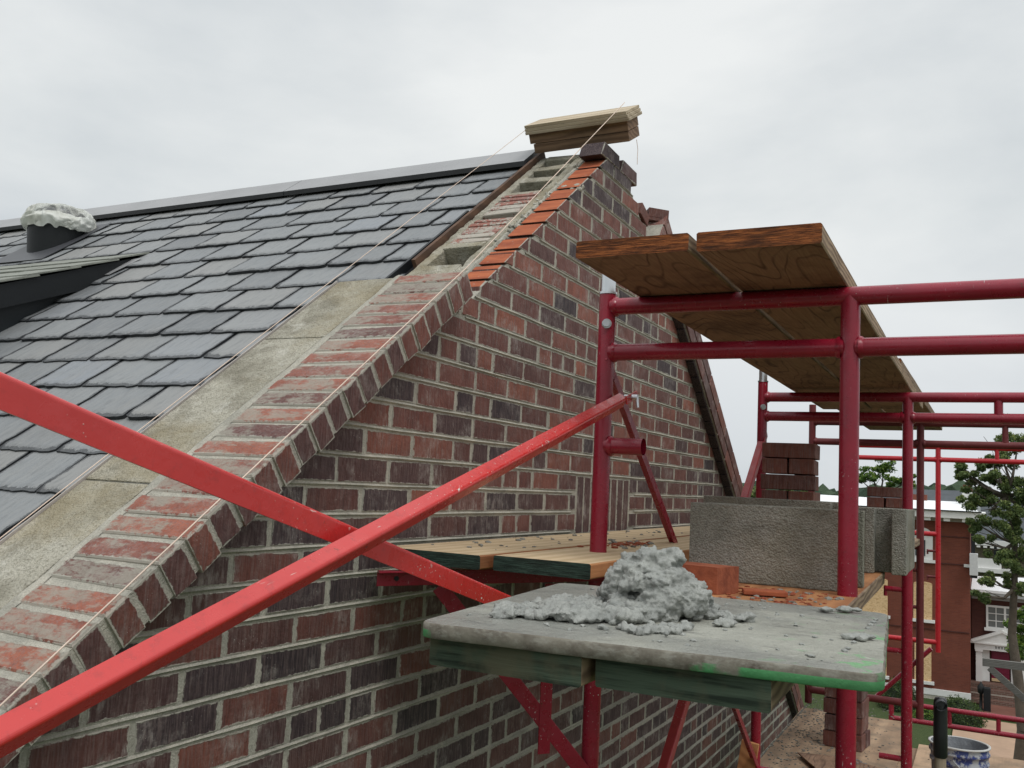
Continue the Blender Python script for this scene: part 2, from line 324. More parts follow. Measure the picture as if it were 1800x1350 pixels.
def _board():
    t = NT('mortar board face'); n = t.noise(5, 6, .65, dist=.4); n2 = t.noise(28, 5, .7, t.mapv((1, .35, 1), (0, 0, .5)))
    base = t.mix(t.ramp(n, [(.35, 0), (.65, 1)]), (.37, .37, .32), (.27, .27, .23)); base = t.mix(t.ramp(n2, [(.54, 0), (.64, .75)]), base, (.17, .17, .15)); base = t.mix(t.ramp(t.noise(55, 6, .75, t.mapv((1, .5, 1), (0, 0, .5))), [(.6, 0), (.66, .7)]), base, (.50, .50, .45))
    x = t.sepxyz(t.obj); wet = t.ramp(t.noise(3.2, 3), [(.47, 0), (.56, 1)])
    base = t.mix(t.math('MULTIPLY', wet, .45), base, (.2, .21, .2))
    # old green paint showing near the right-hand corner and under the rim
    gz = t.math('MULTIPLY', t.ramp(x[1], [(.14, 1), (.27, 0)]), t.ramp(t.noise(20, 4, .65), [(.57, 0), (.64, 1)]))
    base = t.mix(t.math('MULTIPLY', gz, .7), base, (.14, .42, .16))
    t.col(base); t.rough(t.mix(wet, (.8,)*3, (.32,)*3), .45); t.bump(t.math('ADD', t.math('MULTIPLY', n2, 1.2), t.noise(60, 5, .7)), .010, 1); return t.m
M['board'] = _board()
def _bedge():
    t = NT('mortar board edge'); x = t.sepxyz(t.obj); n = t.noise(26, 5, .6)
    base = t.mix(t.ramp(n, [(.4, 0), (.65, 1)]), (.20, .185, .15), (.085, .07, .055)); base = t.mix(t.ramp(t.noise(90, 5, .7, t.mapv((.4, .4, 1))), [(.5, 0), (.62, .5)]), base, (.30, .295, .255))
    zone = t.math('ADD', t.ramp(x[1], [(.2, .36), (.36, .10)]), t.ramp(x[1], [(.62, 0), (.68, .2)]))
    low = t.math('MULTIPLY', t.math('LESS_THAN', x[2], -.199), .20)
    g = t.ramp(t.math('ADD', t.math('ADD', zone, low), t.math('MULTIPLY', t.noise(13, 5, .6), .75)), [(.84, 0), (.90, 1)])
    base = t.mix(t.math('MULTIPLY', g, .85), base, (.07, .30, .11)); t.col(base); t.rough(.8, .3); t.bump(n, .004, .8); return t.m
M['board_edge'] = _bedge()
def _wet(name='wet mortar'):
    t = NT(name); n = t.noise(24, 6, .65); n2 = t.noise(120, 5, .7)
    base = t.mix(t.ramp(n, [(.35, 0), (.68, 1)]), (.36, .37, .34), (.23, .24, .225)); base = t.mix(t.ramp(n2, [(.55, 0), (.7, .5)]), base, (.15, .16, .145))
    t.col(base); t.rough(t.ramp(n, [(.3, .30), (.7, .6)]), .55); t.bump(t.math('ADD', n2, n), .004, 1); return t.m
M['wet'] = _wet()
M['old_brick'] = m_brick('loose brick', .12, .95, .35, .12)
M['old_brick2'] = m_brick('salvaged brick', .5, .9, 1.2, .0)
M['string'] = m_flat('pale mason line', (.75, .6, .5), .8)
M['ply'] = m_wood('dirty plywood', (.46, .32, .21), (.32, .215, .14), 'X', 5, (.13, .11, .085), .75)
M['debris'] = m_flat('grey mortar crumbs', (.26, .25, .22), .95, .2, 0, .6, 60)
M['debris_red'] = m_flat('red brick crumbs', (.3, .085, .045), .95, .2, 0, .5, 60)

# ------------------------------------------------------------------ the place: ground, street
GZ = -8.67
g = MB(); g.add([(-400, -900, GZ), (2500, -900, GZ), (2500, 1200, GZ), (-400, 1200, GZ)], [(0, 1, 2, 3)])
t = NT('soil and grass ground'); n = t.noise(.6, 6, .7); t.col(t.mix(t.ramp(n, [(.35, 0), (.65, 1)]), (.06, .085, .03), (.035, .06, .02))); t.rough(.95, .1)
tag(g.build('ground', t.m), 'grassy ground around the houses', kind='structure')
t = NT('tan paving'); n = t.noise(1.4, 6, .7); t.col(t.mix(t.ramp(n, [(.3, 0), (.7, 1)]), (.44, .30, .21), (.34, .235, .165))); t.rough(.9, .2); t.bump(t.noise(30, 3), .01, .5)
g = MB(); g.box((33, -3.6, GZ+.03), (21.5, 9.6, .06)); tag(g.build('pavement', t.m), 'tan paved front yard before the entry', kind='structure')
t = NT('lawn'); n = t.noise(9, 5, .7); t.col(t.mix(t.ramp(n, [(.35, 0), (.65, 1)]), (.075, .10, .04), (.05, .07, .03))); t.rough(.95, .1); t.bump(t.noise(60, 3), .03, 1)
g = MB(); g.box((40.0, 4.6, GZ+.04), (10.0, 6.7, .08)); tag(g.build('lawn', t.m), 'mown lawn beside the tan paving', kind='structure')

# ------------------------------------------------------------------ the house under repair
SL = .75                              # roof slope dz/dx (3-4-5)
def zu(x): return .753*x-1.158        # left rake line on the wall face
def zr(x): return 1.305-.752*(x-3.426)
WY = 1.29                             # wall face
house = empty('brick_house', (3.35, 5, GZ), 'brick house under repair with slate roof and stepped raking gable beside the scaffold', 'house')

def clip(poly, fn):
    """keep the part of a 2D polygon where fn(p) >= 0 (fn linear)"""
    o = []
    for i, p in enumerate(poly):
        q = poly[(i+1) % len(poly)]; a = fn(p); b = fn(q)
        if a >= 0: o.append(p)
        if (a >= 0) != (b >= 0):
            k = a/(a-b); o.append((p[0]+(q[0]-p[0])*k, p[1]+(q[1]-p[1])*k))
    return o
def area(p): return abs(sum(p[i][0]*p[(i+1) % len(p)][1]-p[(i+1) % len(p)][0]*p[i][1] for i in range(len(p)))/2)
def brick_poly(mb, poly, y0, dep, col, topmat=0):
    """front face (at y0, towards -Y) with a rounded arris ring; faces on the raked cut get material topmat"""
    n = len(poly); cx = sum(p[0] for p in poly)/n; cz = sum(p[1] for p in poly)/n
    def inset(d):
        o = []
        for (x, z) in poly:
            dx, dz = cx-x, cz-z; L = max(1e-6, math.hypot(dx, dz)); k = min(.45, d/ max(.02, min(abs(dx)+.0, abs(dz)+.0) if min(abs(dx), abs(dz)) > .01 else .02)*1.0)
            o.append((x+dx*k if abs(dx) > .001 else x, z+dz*min(.45, d/max(.012, abs(dz)))) if False else (x+math.copysign(min(abs(dx)*.5, d), dx), z+math.copysign(min(abs(dz)*.5, d), dz)))
        return o
    r0 = poly; r1 = inset(.0025); r2 = inset(.016)
    vs = [Vector((x, y0+.004, z)) for x, z in r0]+[Vector((x, y0, z)) for x, z in r1]+[Vector((x, y0-.0003, z)) for x, z in r2]+[Vector((x, y0+dep, z)) for x, z in r0]
    cols = [0]*n+[.08]*n+[1]*n+[0]*n; b = 0
    fs = []
    for k in range(n):
        q = (k+1) % n; fs += [(k, q, n+q, n+k), (n+k, n+q, 2*n+q, 2*n+k)]
    fs.append([2*n+k for k in range(n)])
    mb.add(vs, fs, col, 0, False, cols)
    for k in range(n):
        q = (k+1) % n; dx, dz = poly[q][0]-poly[k][0], poly[q][1]-poly[k][1]
        sl = abs(dz) > .004 and abs(dx) > .004 and topmat
        mb.add([vs[k], vs[q], vs[3*n+q], vs[3*n+k]], [(0, 1, 2, 3)], col, topmat if sl else 0)

wall = MB(); CH = .0677; Z0 = -.0215
def pick():
    r = rnd.random()
    if r < .17: return rnd.uniform(0, .18)
    if r < .42: return rnd.uniform(.2, .42)
    return rnd.uniform(.4, .95)
for k in range(-34, 20):
    zb = Z0+k*CH+.0056+rnd.uniform(-.001, .001); zt = Z0+(k+1)*CH-.0056+rnd.uniform(-.001, .001)
    x = 1.775-.2015*14 + (0 if k % 2 else .1008)
    if zb < -2.35: continue
    while x < 8.3:
        L = .1905+rnd.uniform(-.003, .003); step = .2015
        segs = [(x, x+L)]
        if rnd.random() < .13: segs = [(x, x+.092), (x+.102, x+L)]
        for (xa, xb) in segs:
            if zt < .045 and zb > -.18 and xb > 3.035 and xa < 3.585:                # the soldier panel is here
                if xa < 3.0: xb = 3.035
                elif xb > 3.62: xa = 3.59
                else: continue
                if xb-xa < .03: continue
            poly = [(xa, zb), (xb, zb), (xb, zt), (xa, zt)]
            poly = [(px+rnd.uniform(-.0012, .0012), pz+rnd.uniform(-.0012, .0012)) for px, pz in poly]
            poly = clip(poly, (lambda p: zu(p[0])-p[1]) if (xa+xb)/2 > 2.16 else (lambda p: .75*p[0]-1.108-p[1]))
            cx = (xa+xb)/2
            if zb > .78 and cx > 3.3:
                if zr(cx+.03) < (zb+zt)/2: poly = []
            else:
                if poly: poly = clip(poly, lambda p: zr(p[0])-p[1])
            if zt > 1.315: poly = []
            if len(poly) < 3 or area(poly) < .0006: continue
            mid = (zb+zt)/2; v = pick()
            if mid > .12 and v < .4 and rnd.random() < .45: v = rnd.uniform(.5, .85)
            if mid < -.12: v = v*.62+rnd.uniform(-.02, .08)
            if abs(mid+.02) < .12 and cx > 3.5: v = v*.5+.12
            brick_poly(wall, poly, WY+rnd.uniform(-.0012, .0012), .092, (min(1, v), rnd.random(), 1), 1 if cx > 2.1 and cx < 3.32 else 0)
        x += step
for i in range(8):   # soldier bricks of the blind panel
    xa = 3.045+i*.0675
    brick_poly(wall, [(xa, -.165), (xa+.0605, -.165), (xa+.0605, .037), (xa, .037)], WY+rnd.uniform(-.001, .001), .09, (rnd.uniform(.15, .4), rnd.random(), 1))
# the darker bricks sitting on top at the apex, and a loose stepped one
for xa, zb, v in ((3.14, 1.252, .12), (3.345, 1.25, .3)):
    brick_poly(wall, [(xa, zb), (xa+.19, zb), (xa+.185, zb+.056), (xa+.03, zb+.058)], WY-.004, .095, (v, .5, 1))
# mortar backing slab, set back from the brick faces
def zr2(x): return zr(x)-.0
pl = [(-1.9, -2.4), (8.3, -2.4)]
back = [(-1.6, -2.4), (8.3, -2.4), (8.2, zr(8.2)), (4.15, zr(4.15)-.01), (3.62, 1.08), (3.5, 1.17), (3.36, 1.25), (3.17, 1.245), (3.14, zu(3.14)-.015), (-1.6, zu(-1.6))]
back = [(x, z) for x, z in back]
wall.extr([(x, WY+.0018, z) for x, z in [(-1.6, -2.4), (7.9, -2.4), (7.9, zr(7.9)), (4.15, zr(4.15)-.004), (3.5, 1.2), (3.36, 1.25), (3.19, 1.225), (3.15, zu(3.15)-.02), (2.16, zu(2.16)-.012), (2.1, .75*2.1-1.112), (-1.6, -1.2-1.112)]], (0, .085, 0), (0, 0, 1), 2)
# irregular mortar fins squeezed along the bed joints
for k in range(-20, 20):
    z = Z0+k*CH
    xs = [x/20 for x in range(14, 160)]
    pts = [x for x in xs if z < (zu(x)-.01 if x > 2.12 else .75*x-1.118) and z < zr(x)-.02 and (z > .8 or x < 7.2) and not (-.17 < z < .03 and 3.02 < x < 3.62)]
    if len(pts) < 3 or z > 1.24: continue
    prev = None
    for x in pts:
        w = .0056+.0022*noise.noise(Vector((x*9, k*3.1, 0))); yy = WY-.0022-.0025*abs(noise.noise(Vector((x*6, k*1.7, 5))))
        zz = z+.0016*noise.noise(Vector((x*5, k*2.3, 2)))
        cur = [(x, WY+.004, zz+w), (x, yy, zz), (x, WY+.004, zz-w)]
        if prev and x-prev[0][0] < .06: wall.add(prev+cur, [(0, 3, 4, 1), (1, 4, 5, 2)], (0, 0, 1), 2)
        prev = cur
wall_o = wall.build('gable_wall', [M['brick'], M['cut'], M['mortar']], house)
# plain lower masonry down to the ground, same brick as a shader
t = NT('lower brickwork'); bt = t.n('ShaderNodeTexBrick'); bt.inputs['Scale'].default_value = 1; bt.inputs['Brick Width'].default_value = .2; bt.inputs['Row Height'].default_value = .0677; bt.inputs['Mortar Size'].default_value = .005
bt.inputs['Color1'].default_value = (.13, .04, .03, 1); bt.inputs['Color2'].default_value = (.05, .025, .025, 1); bt.inputs['Mortar'].default_value = (*MORT, 1)
x = t.sepxyz(t.obj); t.l(t.comb(t.math('ADD', x[0], x[1]), x[2], 0), bt.inputs['Vector']); t.col(bt.outputs[0]); t.rough(.9, .2); M['brick_sh'] = t.m
b = MB(); b.box((3.35, 5.3, (GZ-2.41)/2), (10.4, 8.0, -2.41-GZ)); b.build('lower_wall', M['brick_sh'], house)

# left raking coping: rowlock bricks, mortar between, then a cast concrete strip
ct = Vector((-.8, 0, -.6)); cn = Vector((-.6, 0, .8)); cy = Vector((0, 1, 0)); c0 = Vector((2.108, 0, .561))
def cpt(s, y, d): return c0+ct*s+cn*d+cy*y
rc = axis_rot(ct, cy, cn)
cop = MB(); PIT = .0640; nb = 62
for i in range(nb):
    w = .0525+rnd.uniform(-.003, .003); s0 = i*PIT+.002+rnd.uniform(-.001, .001); v = rnd.uniform(.6, 1) if rnd.random() < .82 else rnd.uniform(.2, .5)
    ya = 1.238+rnd.uniform(-.0025, .0025); yb = 1.452+rnd.uniform(-.006, .004); h = rnd.uniform(-.0015, .001)
    sk = rnd.uniform(-.003, .003)
    def P(s, y, d): return cpt(s0+s+sk*(y-1.3)*8, y, d)
    # ring of top face for the smear mask, faces out to the front
    A = [P(0, ya, h-.003), P(w, ya, h-.003), P(w, yb, h-.003), P(0, yb, h-.003)]
    B = [P(.003, ya+.003, h), P(w-.003, ya+.003, h), P(w-.003, yb-.003, h), P(.003, yb-.003, h)]
    D = [P(.016, ya+.03, h+.0006), P(w-.016, ya+.03, h+.0006), P(w-.016, yb-.03, h+.0006), P(.016, yb-.03, h+.0006)]
    dpt = -.073+rnd.uniform(-.004, .004); dp2 = dpt+rnd.uniform(-.003, .003)
    E_ = [P(0, ya, dpt), P(w, ya, dp2), P(w, yb, dp2), P(0, yb, dpt)]
    F_ = [P(.014, ya-.0004, h-.02), P(w-.014, ya-.0004, h-.02), P(w-.014, ya-.0004, -.059), P(.014, ya-.0004, -.059)]
    vs = A+B+D+E_+F_; cols = [0]*4+[.1]*4+[.75]*4+[0]*4+[1]*4
    fs = [(0, 1, 5, 4), (1, 2, 6, 5), (2, 3, 7, 6), (3, 0, 4, 7), (4, 5, 9, 8), (5, 6, 10, 9), (6, 7, 11, 10), (7, 4, 8, 11), (8, 9, 10, 11),
          (0, 1, 17, 16), (1, 13, 18, 17), (13, 12, 19, 18), (12, 0, 16, 19), (16, 17, 18, 19), (1, 2, 14, 13), (2, 3, 15, 14), (3, 0, 12, 15), (12, 13, 14, 15)]
    cop.add(vs, fs[:9]+fs[14:], (v, rnd.random(), 1), 0, False, cols)
    vf = rnd.uniform(.1, .62) if rnd.random() < .75 else rnd.uniform(.0, .12)     # front faces darker than the tops, their shade put into the colour
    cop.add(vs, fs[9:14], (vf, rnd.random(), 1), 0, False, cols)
cop.add([cpt(.004, 1.2405, -.0045), cpt(nb*PIT, 1.2405, -.0045), cpt(nb*PIT, 1.465, -.0035), cpt(.004, 1.465, -.0035),
         cpt(.004, 1.2405, -.069), cpt(nb*PIT, 1.2405, -.069), cpt(nb*PIT, 1.465, -.069), cpt(.004, 1.465, -.069)],
        [(0, 1, 2, 3), (4, 5, 6, 7), (0, 1, 5, 4), (1, 2, 6, 5), (2, 3, 7, 6), (3, 0, 4, 7)], (0, 0, 1), 1)
# mortar ridge bead along the brick / concrete joint
prev = None
for i in range(0, 200):
    s = i*.02; 
    yy = 1.458+.005*noise.noise(Vector((s*9, 0, 3))); w = .012+.006*noise.noise(Vector((s*14, 2, 3))); h = .002+.0025*abs(noise.noise(Vector((s*11, 5, 3))))
    cur = [cpt(s, yy-w, -.002), cpt(s, yy, h), cpt(s, yy+w, -.002)]
    if prev: cop.add(prev+cur, [(0, 3, 4, 1), (1, 4, 5, 2)], (0, 0, 1), 1)
    prev = cur
# fins of mortar in the joints of the rowlock tops
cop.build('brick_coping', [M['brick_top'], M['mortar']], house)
cc = MB(); s = .012; lens = [.36, .62, .58, .60, .62, .6, .6]
for L in lens:
    cc.cbox(c0+ct*(s+L/2)+cn*(-.062)+cy*1.5635, (L-.005, .190, .124), rc, .004, j=.0015); s += L
cc.build('concrete_coping', M['coping'], house)
mm = MB(); mm.box(c0+ct*2+cn*(-.03)+cy*1.5635, (3.96, .184, .052), rc); mm.build('coping_bed', M['mortar_dark'], house)
# thin metal drip edge where the coping meets the slates
dp = MB(); dp.box(c0+ct*1.99+cn*(-.022)+cy*1.663, (3.95, .003, .05), rc); dp.build('drip_edge', m_flat('pale metal edge', (.55, .5, .46), .5, .5, .3), house)

# unfinished core of concrete blocks on the slope above the coping
u0 = Vector((2.13, 0, zu(2.13)+.004)); un = Vector((-.6, 0, .8)); ux = Vector((.8, 0, .6)); ru = axis_rot(ux, cy, un)
def upt(s, y, d): return u0+ux*s+un*d+cy*y
core = MB(); Ltot = 1.46
def rough_shell(yc, w, seed):
    prev = None; n = 110
    for i in range(n+1):
        q = Ltot*i/n; a = .006*noise.noise(Vector((q*14, seed, 0)))+.004*noise.noise(Vector((q*45, seed, 2))); b = .006*noise.noise(Vector((q*13, seed, 9)))+.004*noise.noise(Vector((q*50, seed, 4)))
        h = .004*noise.noise(Vector((q*30, seed, 7)))
        cur = [upt(q, yc-w/2+a, -.10), upt(q, yc-w/2+a, h-.004), upt(q, yc-w/2+a+.005, h), upt(q, yc+w/2+b-.005, h), upt(q, yc+w/2+b, h-.004), upt(q, yc+w/2+b, -.10)]
        if prev: core.add(prev+cur, [(k, k+6, k+7, k+1) for k in range(5)], (0, 0, 1), 0)
        prev = cur
rough_shell(1.424, .034, 1); rough_shell(1.598, .036, 8)
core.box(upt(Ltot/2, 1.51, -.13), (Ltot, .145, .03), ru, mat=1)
webs = [(0.0, .12), (.24, .12), (.50, .04), (.98, .06), (1.14, .055), (1.285, .045), (1.41, .05)]
for s0, w in webs: core.cbox(upt(s0+w/2, 1.512, -.048), (w, .146, .1), ru, .006, mat=0, j=.003)
# rubble of brick and mortar packed into the middle cells
fill = MB()
for s0, s1_, hh in ((.54, .745, -.002), (.80, .98, -.002)):
    k = s0
    while k < s1_:
        w = rnd.uniform(.03, .055); fill.cbox(upt(k+w/2, 1.512+rnd.uniform(-.004, .004), -.04+hh), (w-.003, .144, .088), ru @ Matrix.Rotation(rnd.uniform(-.05, .05), 3, 'Y'), .005, (rnd.uniform(.5, .9), 0, rnd.uniform(0, .35)), 0, .003); k += w
fill.build('rubble_fill', m_brick('mortar covered rubble', 1.15, 1.3, 1.2, .2), house)
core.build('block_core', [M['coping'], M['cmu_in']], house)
# crumbly mortar lip between core and brick skin
lip = MB(); prev = None
for i in range(0, 74):
    s = i*.02; h = .004+.012*noise.noise(Vector((s*23, 1, 1))); yy = 1.397+.006*noise.noise(Vector((s*17, 4, 1)))
    cur = [upt(s, 1.380, -.05), upt(s, yy-.010, h-.022), upt(s, yy, h-.008), upt(s, yy+.012, -.004), upt(s, 1.412, -.03)]
    if prev: lip.add(prev+cur, [(a, a+5, a+6, a+1) for a in range(4)], (0, 0, 1), 0)
    prev = cur
for i in range(90):
    s = rnd.uniform(.03, 1.4); r = rnd.uniform(.003, .009); lip.cbox(upt(s, 1.395+rnd.uniform(-.015, .02), rnd.uniform(-.012, .0)), (r*2, r*1.6, r*1.3), Matrix.Rotation(rnd.uniform(0, 3), 3, 'Z') @ ru, r*.3)
# mortar dab on the cut bricks near the apex
for i in range(10):
    r = rnd.uniform(.010, .017); p = upt(1.045+rnd.uniform(-.02, .02), 1.335+rnd.uniform(-.04, .035), -.012)
    bm = bmesh.new(); bmesh.ops.create_icosphere(bm, subdivisions=2, radius=r)
    for v in bm.verts: v.co *= 1+.3*noise.noise(v.co*90+Vector((i, 0, 0)))
    lip.bm(bm, Matrix.Translation(p), smooth=True)
lip.build('mortar_lip', M['mortar'], house)
# edge board closing the slate roof
def zroof_(x): return .75*x-1.1725
eb = MB(); eb.box(Vector((2.90, 1.628, zroof_(2.90)))+Vector((-.6, 0, .8))*.0, (1.13, .014, .075), ru, (rnd.random(), 0, 1))
eb.build('edge_board', M['brown_strip'], house)
el = MB(); el.box(Vector((1.4, 1.668, .7525*1.4-1.1725-.02)), (3.6, .01, .08), ru); el.build('black_flashing', M['black'], house)

# slate roof: every slate a thin riven plate
rx = Vector((.8, 0, .6)); rn = Vector((-.6, 0, .8))
def zroof(x): return .75*x-1.1725
slate = MB(); EXP = .165
row = 0; sx = -.5
while True:
    s_low = sx+row*EXP              # distance along slope measured from x=0 point
    xl = s_low*.8
    if xl > 3.24: break
    if xl < -.4: row += 1; continue
    y = 1.672+ (0 if row % 2 else -.118); 
    while y < 9.4:
        wdt = .232+rnd.uniform(-.022, .022); y0, y1 = y+rnd.uniform(.003, .008), y+wdt-rnd.uniform(.002, .006)
        y += wdt
        if y1 < 1.70: continue
        y0 = max(y0, 1.668 if xl < 2.1 else 1.645)
        if xl < 2.68 and xl > .4 and y0 > 3.25: continue   # the dormer stands here
        ln = min(.225, (3.335-xl)/.8); th = rnd.uniform(.004, .0072); lift = rnd.uniform(.0, .004)
        base = Vector((xl, 0, zroof(xl)))
        n = 15; edge = []
        for i in range(n):
            f = i/(n-1); yy = y0+(y1-y0)*f; rag = .007*noise.noise(Vector((yy*20, xl*9, 1)))+rnd.uniform(-.0022, .0022)
            if i in (0, n-1): rag += rnd.uniform(.0, .009)
            edge.append((yy, rag))
        vs = []
        for (yy, rag) in edge: vs.append(base+rx*rag+cy*yy+rn*(th+.007+lift))                                    # top lower edge
        for (yy, rag) in edge: vs.append(base+rx*(rag-.001+rnd.uniform(0, .004))+cy*yy+rn*(.0015+lift))                         # bottom lower edge
        for (yy, rag) in edge: vs.append(base+rx*(.026+rag)+cy*yy+rn*(th+.0075+lift+rnd.uniform(0, .0012)))              # inner ring
        m = 6                                                        # side points going up
        top = []
        a_, b_ = [], []
        for i in range(1, m):
            ff = .026+(ln-.026)*i/(m-1); r1 = rnd.uniform(-.004, .003); r2 = rnd.uniform(-.004, .003)
            zz = (th+.0075)*(1-.78*ff/ln)
            a_.append(base+rx*ff+cy*(y0+r1)+rn*(zz+lift)); b_.append(base+rx*ff+cy*(y1+r2)+rn*(zz+lift))
        ib = 3*n; vs += a_; ia = ib; ib2 = ib+len(a_); vs += b_
        ina = len(vs); ins = []
        for i in range(1, m):
            p = a_[i-1]; q = b_[i-1]; vs.append(p+cy*.018); 
        inb = len(vs)
        for i in range(1, m):
            vs.append(b_[i-1]-cy*.018)
        cols = [0]*n+[0]*n+[.8]*n+[.0]*len(a_)+[.0]*len(b_)+[1]*len(a_)+[1]*len(b_)
        cols[2*n] = 0; cols[3*n-1] = 0
        fs = []
        for i in range(n-1): fs += [(i, i+1, 2*n+i+1, 2*n+i), (n+i, n+i+1, i+1, i)]
        # first span from ring to first side pts
        na = len(a_)
        fs += [(2*n, 2*n+1, ina, ia), (3*n-2, 3*n-1, ib2, inb)]
        fs += [[2*n+1+i for i in range(n-2)]+[inb, ina]]
        for i in range(na-1):
            fs += [(ia+i, ina+i, ina+i+1, ia+i+1), (ina+i, inb+i, inb+i+1, ina+i+1), (inb+i, ib2+i, ib2+i+1, inb+i+1)]
        # side skirts
        k0 = len(vs)
        sk = [vs[2*n]]+a_; vs += [p-rn*.009 for p in sk]
        ids = [2*n]+[ia+i for i in range(na)]
        for i in range(na): fs.append((ids[i], ids[i+1], k0+i+1, k0+i))
        fs.append((0, 2*n, k0, n))
        k1 = len(vs); sk = [vs[3*n-1]]+b_; vs += [p-rn*.009 for p in sk]; ids = [3*n-1]+[ib2+i for i in range(na)]
        for i in range(na): fs.append((ids[i], k1+i, k1+i+1, ids[i+1]))
        fs.append((n-1, 2*n-1, k1, 3*n-1))
        cols += [0]*(len(vs)-len(cols))
        slate.add(vs, fs, (rnd.random(), rnd.random(), 1), 0, False, cols)
    row += 1
slate.build('slate_roof', M['slate'], house)
ud = MB()
def P3(x, y, d=0): return Vector((x, y, zroof(x)))+rn*d
ud.add([P3(-1.2, 1.64, -.002), P3(3.34, 1.64, -.002), P3(3.34, 9.4, -.002), P3(-1.2, 9.4, -.002), (7.9, 1.64, 1.3325-.75*(7.9-3.34)), (7.9, 9.4, 1.3325-.75*(7.9-3.34))], [(0, 1, 2, 3), (1, 4, 5, 2)])
ud.add([P3(-1.2, 1.64, -.002), P3(3.34, 1.64, -.002), (7.9, 1.64, 1.3325-.75*(7.9-3.34)), (7.9, 1.64, -2.4), (-1.2, 1.64, -2.4)], [(0, 1, 2, 3, 4)])
ud.add([P3(-1.2, 9.4, -.002), P3(3.34, 9.4, -.002), (7.9, 9.4, 1.3325-.75*(7.9-3.34)), (7.9, 9.4, -2.4), (-1.2, 9.4, -2.4)], [(0, 1, 2, 3, 4)])
ud.build('roof_deck', M['underlay'], house)
rg = MB(); xr = 3.34; zt_ = zroof(3.34)+.055
segs = [(1.655, 2.9), (2.903, 4.6), (4.603, 6.3), (6.303, 9.4)]
for ya, yb in segs:
    rg.add([(xr-.125, ya, zt_-.094), (xr-.125, yb, zt_-.094), (xr, yb, zt_), (xr, ya, zt_), (xr+.125, ya, zt_-.094), (xr+.125, yb, zt_-.094),
            (xr-.12, ya, zt_-.112), (xr-.12, yb, zt_-.112), (xr+.12, ya, zt_-.112), (xr+.12, yb, zt_-.112)],
           [(0, 1, 2, 3), (3, 2, 5, 4)], (rnd.random(), 0, 1), 0)
    rg.add([(xr-.125, ya, zt_-.094), (xr-.125, yb, zt_-.094), (xr-.118, ya, zt_-.113), (xr-.118, yb, zt_-.113), (xr+.125, ya, zt_-.094), (xr+.125, yb, zt_-.094), (xr+.118, ya, zt_-.113), (xr+.118, yb, zt_-.113), (xr, ya, zt_)],
           [(0, 1, 3, 2), (4, 5, 7, 6), (0, 8, 4, 6, 2)], (0, 0, 1), 1)
rg.build('ridge_cap', [M['ridge'], m_flat('dark ridge skirt', (.06, .06, .065), .5)], house)

# shed dormer
dm = MB(); DY = 3.235; sd_ = Vector((.9239, 0, .3827)); dn = Vector((-.3827, 0, .9239))
J = Vector((2.79, 0, .918))        # where its roof runs into the main roof
def DP(s, y, d=0): return J-sd_*s+dn*d+cy*y
rd = axis_rot(sd_, cy, dn)
row = 0
for row in range(9):
    y = DY-.02
    while y < 9.2:
        w = .27+rnd.uniform(-.03, .03); s0 = row*.19
        dm.cbox(DP(s0+.12, y+w/2, .006+.001*rnd.random()), (.24, w-.005, .008), rd @ Matrix.Rotation(.03, 3, 'Y'), .0015, (rnd.random(), 0, 1), 0, .0015); y += w
dm.build('dormer_roof', M['slate_old'], house)
df = MB(); df.box(DP(.98, DY+.006, -.048), (1.72, .024, .085), rd); df.box(DP(.98, DY+3.0, -.05), (1.72, 5.95, .05), rd)
df.build('dormer_fascia', M['black'], house)
dc = MB(); a = DP(-.02, DY+.03, -.08); b_ = DP(1.9, DY+.03, -.08)
dc.add([a, b_, (b_.x, DY+.03, zroof(b_.x)-.05), (a.x, DY+.03, zroof(a.x)-.05)], [(0, 1, 2, 3)])
dc.add([(b_.x+.12, DY+.03, b_.z), (b_.x+.12, 9.2, b_.z), (b_.x+.12, 9.2, zroof(b_.x+.12)-.1), (b_.x+.12, DY+.03, zroof(b_.x+.12)-.1)], [(0, 1, 2, 3)])
dc.build('dormer_cheek', m_flat('dark painted siding', (.010, .014, .017), .45, .4, 0, .3, 4, .002), house)
fl = MB(); fl.extr([P3(2.57, DY-.030, .017), P3(2.70, DY-.06, .017), P3(2.70, DY+.03, .017), P3(2.57, DY+.03, .017)], rn*.002); fl.build('dormer_flashing', M['ridge'], house)

# roof vent wrapped in plastic
vb = Vector((3.00, 4.15, zroof(3.00))); vr = .148
vent = MB(); n = 48; lo = []; hi = []
for i in range(n):
    a = 2*math.pi*i/n; ca, sa = math.cos(a), math.sin(a); x0, y0 = vb.x+vr*.9*ca, vb.y+vr*.9*sa; x1, y1 = vb.x+vr*ca, vb.y+vr*sa
    lo.append((x0, y0, zroof(x0)-.01)); hi.append((x1, y1, max(zroof(x1)-.005, vb.z+.088)))
vent.add(lo+hi, [(i, (i+1) % n, n+(i+1) % n, n+i) for i in range(n)], smooth=True)
vent_o = vent.build('roof_vent', M['black'], house)
m = MB(); m.extr([P3(vb.x-.21, vb.y-.20, .020), P3(vb.x+.16, vb.y-.19, .018), P3(vb.x+.16, vb.y+.19, .018), P3(vb.x-.21, vb.y+.19, .020)], rn*.003); m.build('flange', m_flat('dark grey flashing', (.06, .062, .07), .45, .5), vent_o)
vc = MB(); vc.lathe([(0, .165), (.09, .155), (.115, .13), (.115, .075), (.09, .06), (.09, .0)], Matrix.Translation((vb.x, vb.y, vb.z+.025)), 28)
vc.build('vent_cap', m_flat('grey metal vent cap', (.16, .16, .18), .35, .5, .5), vent_o)
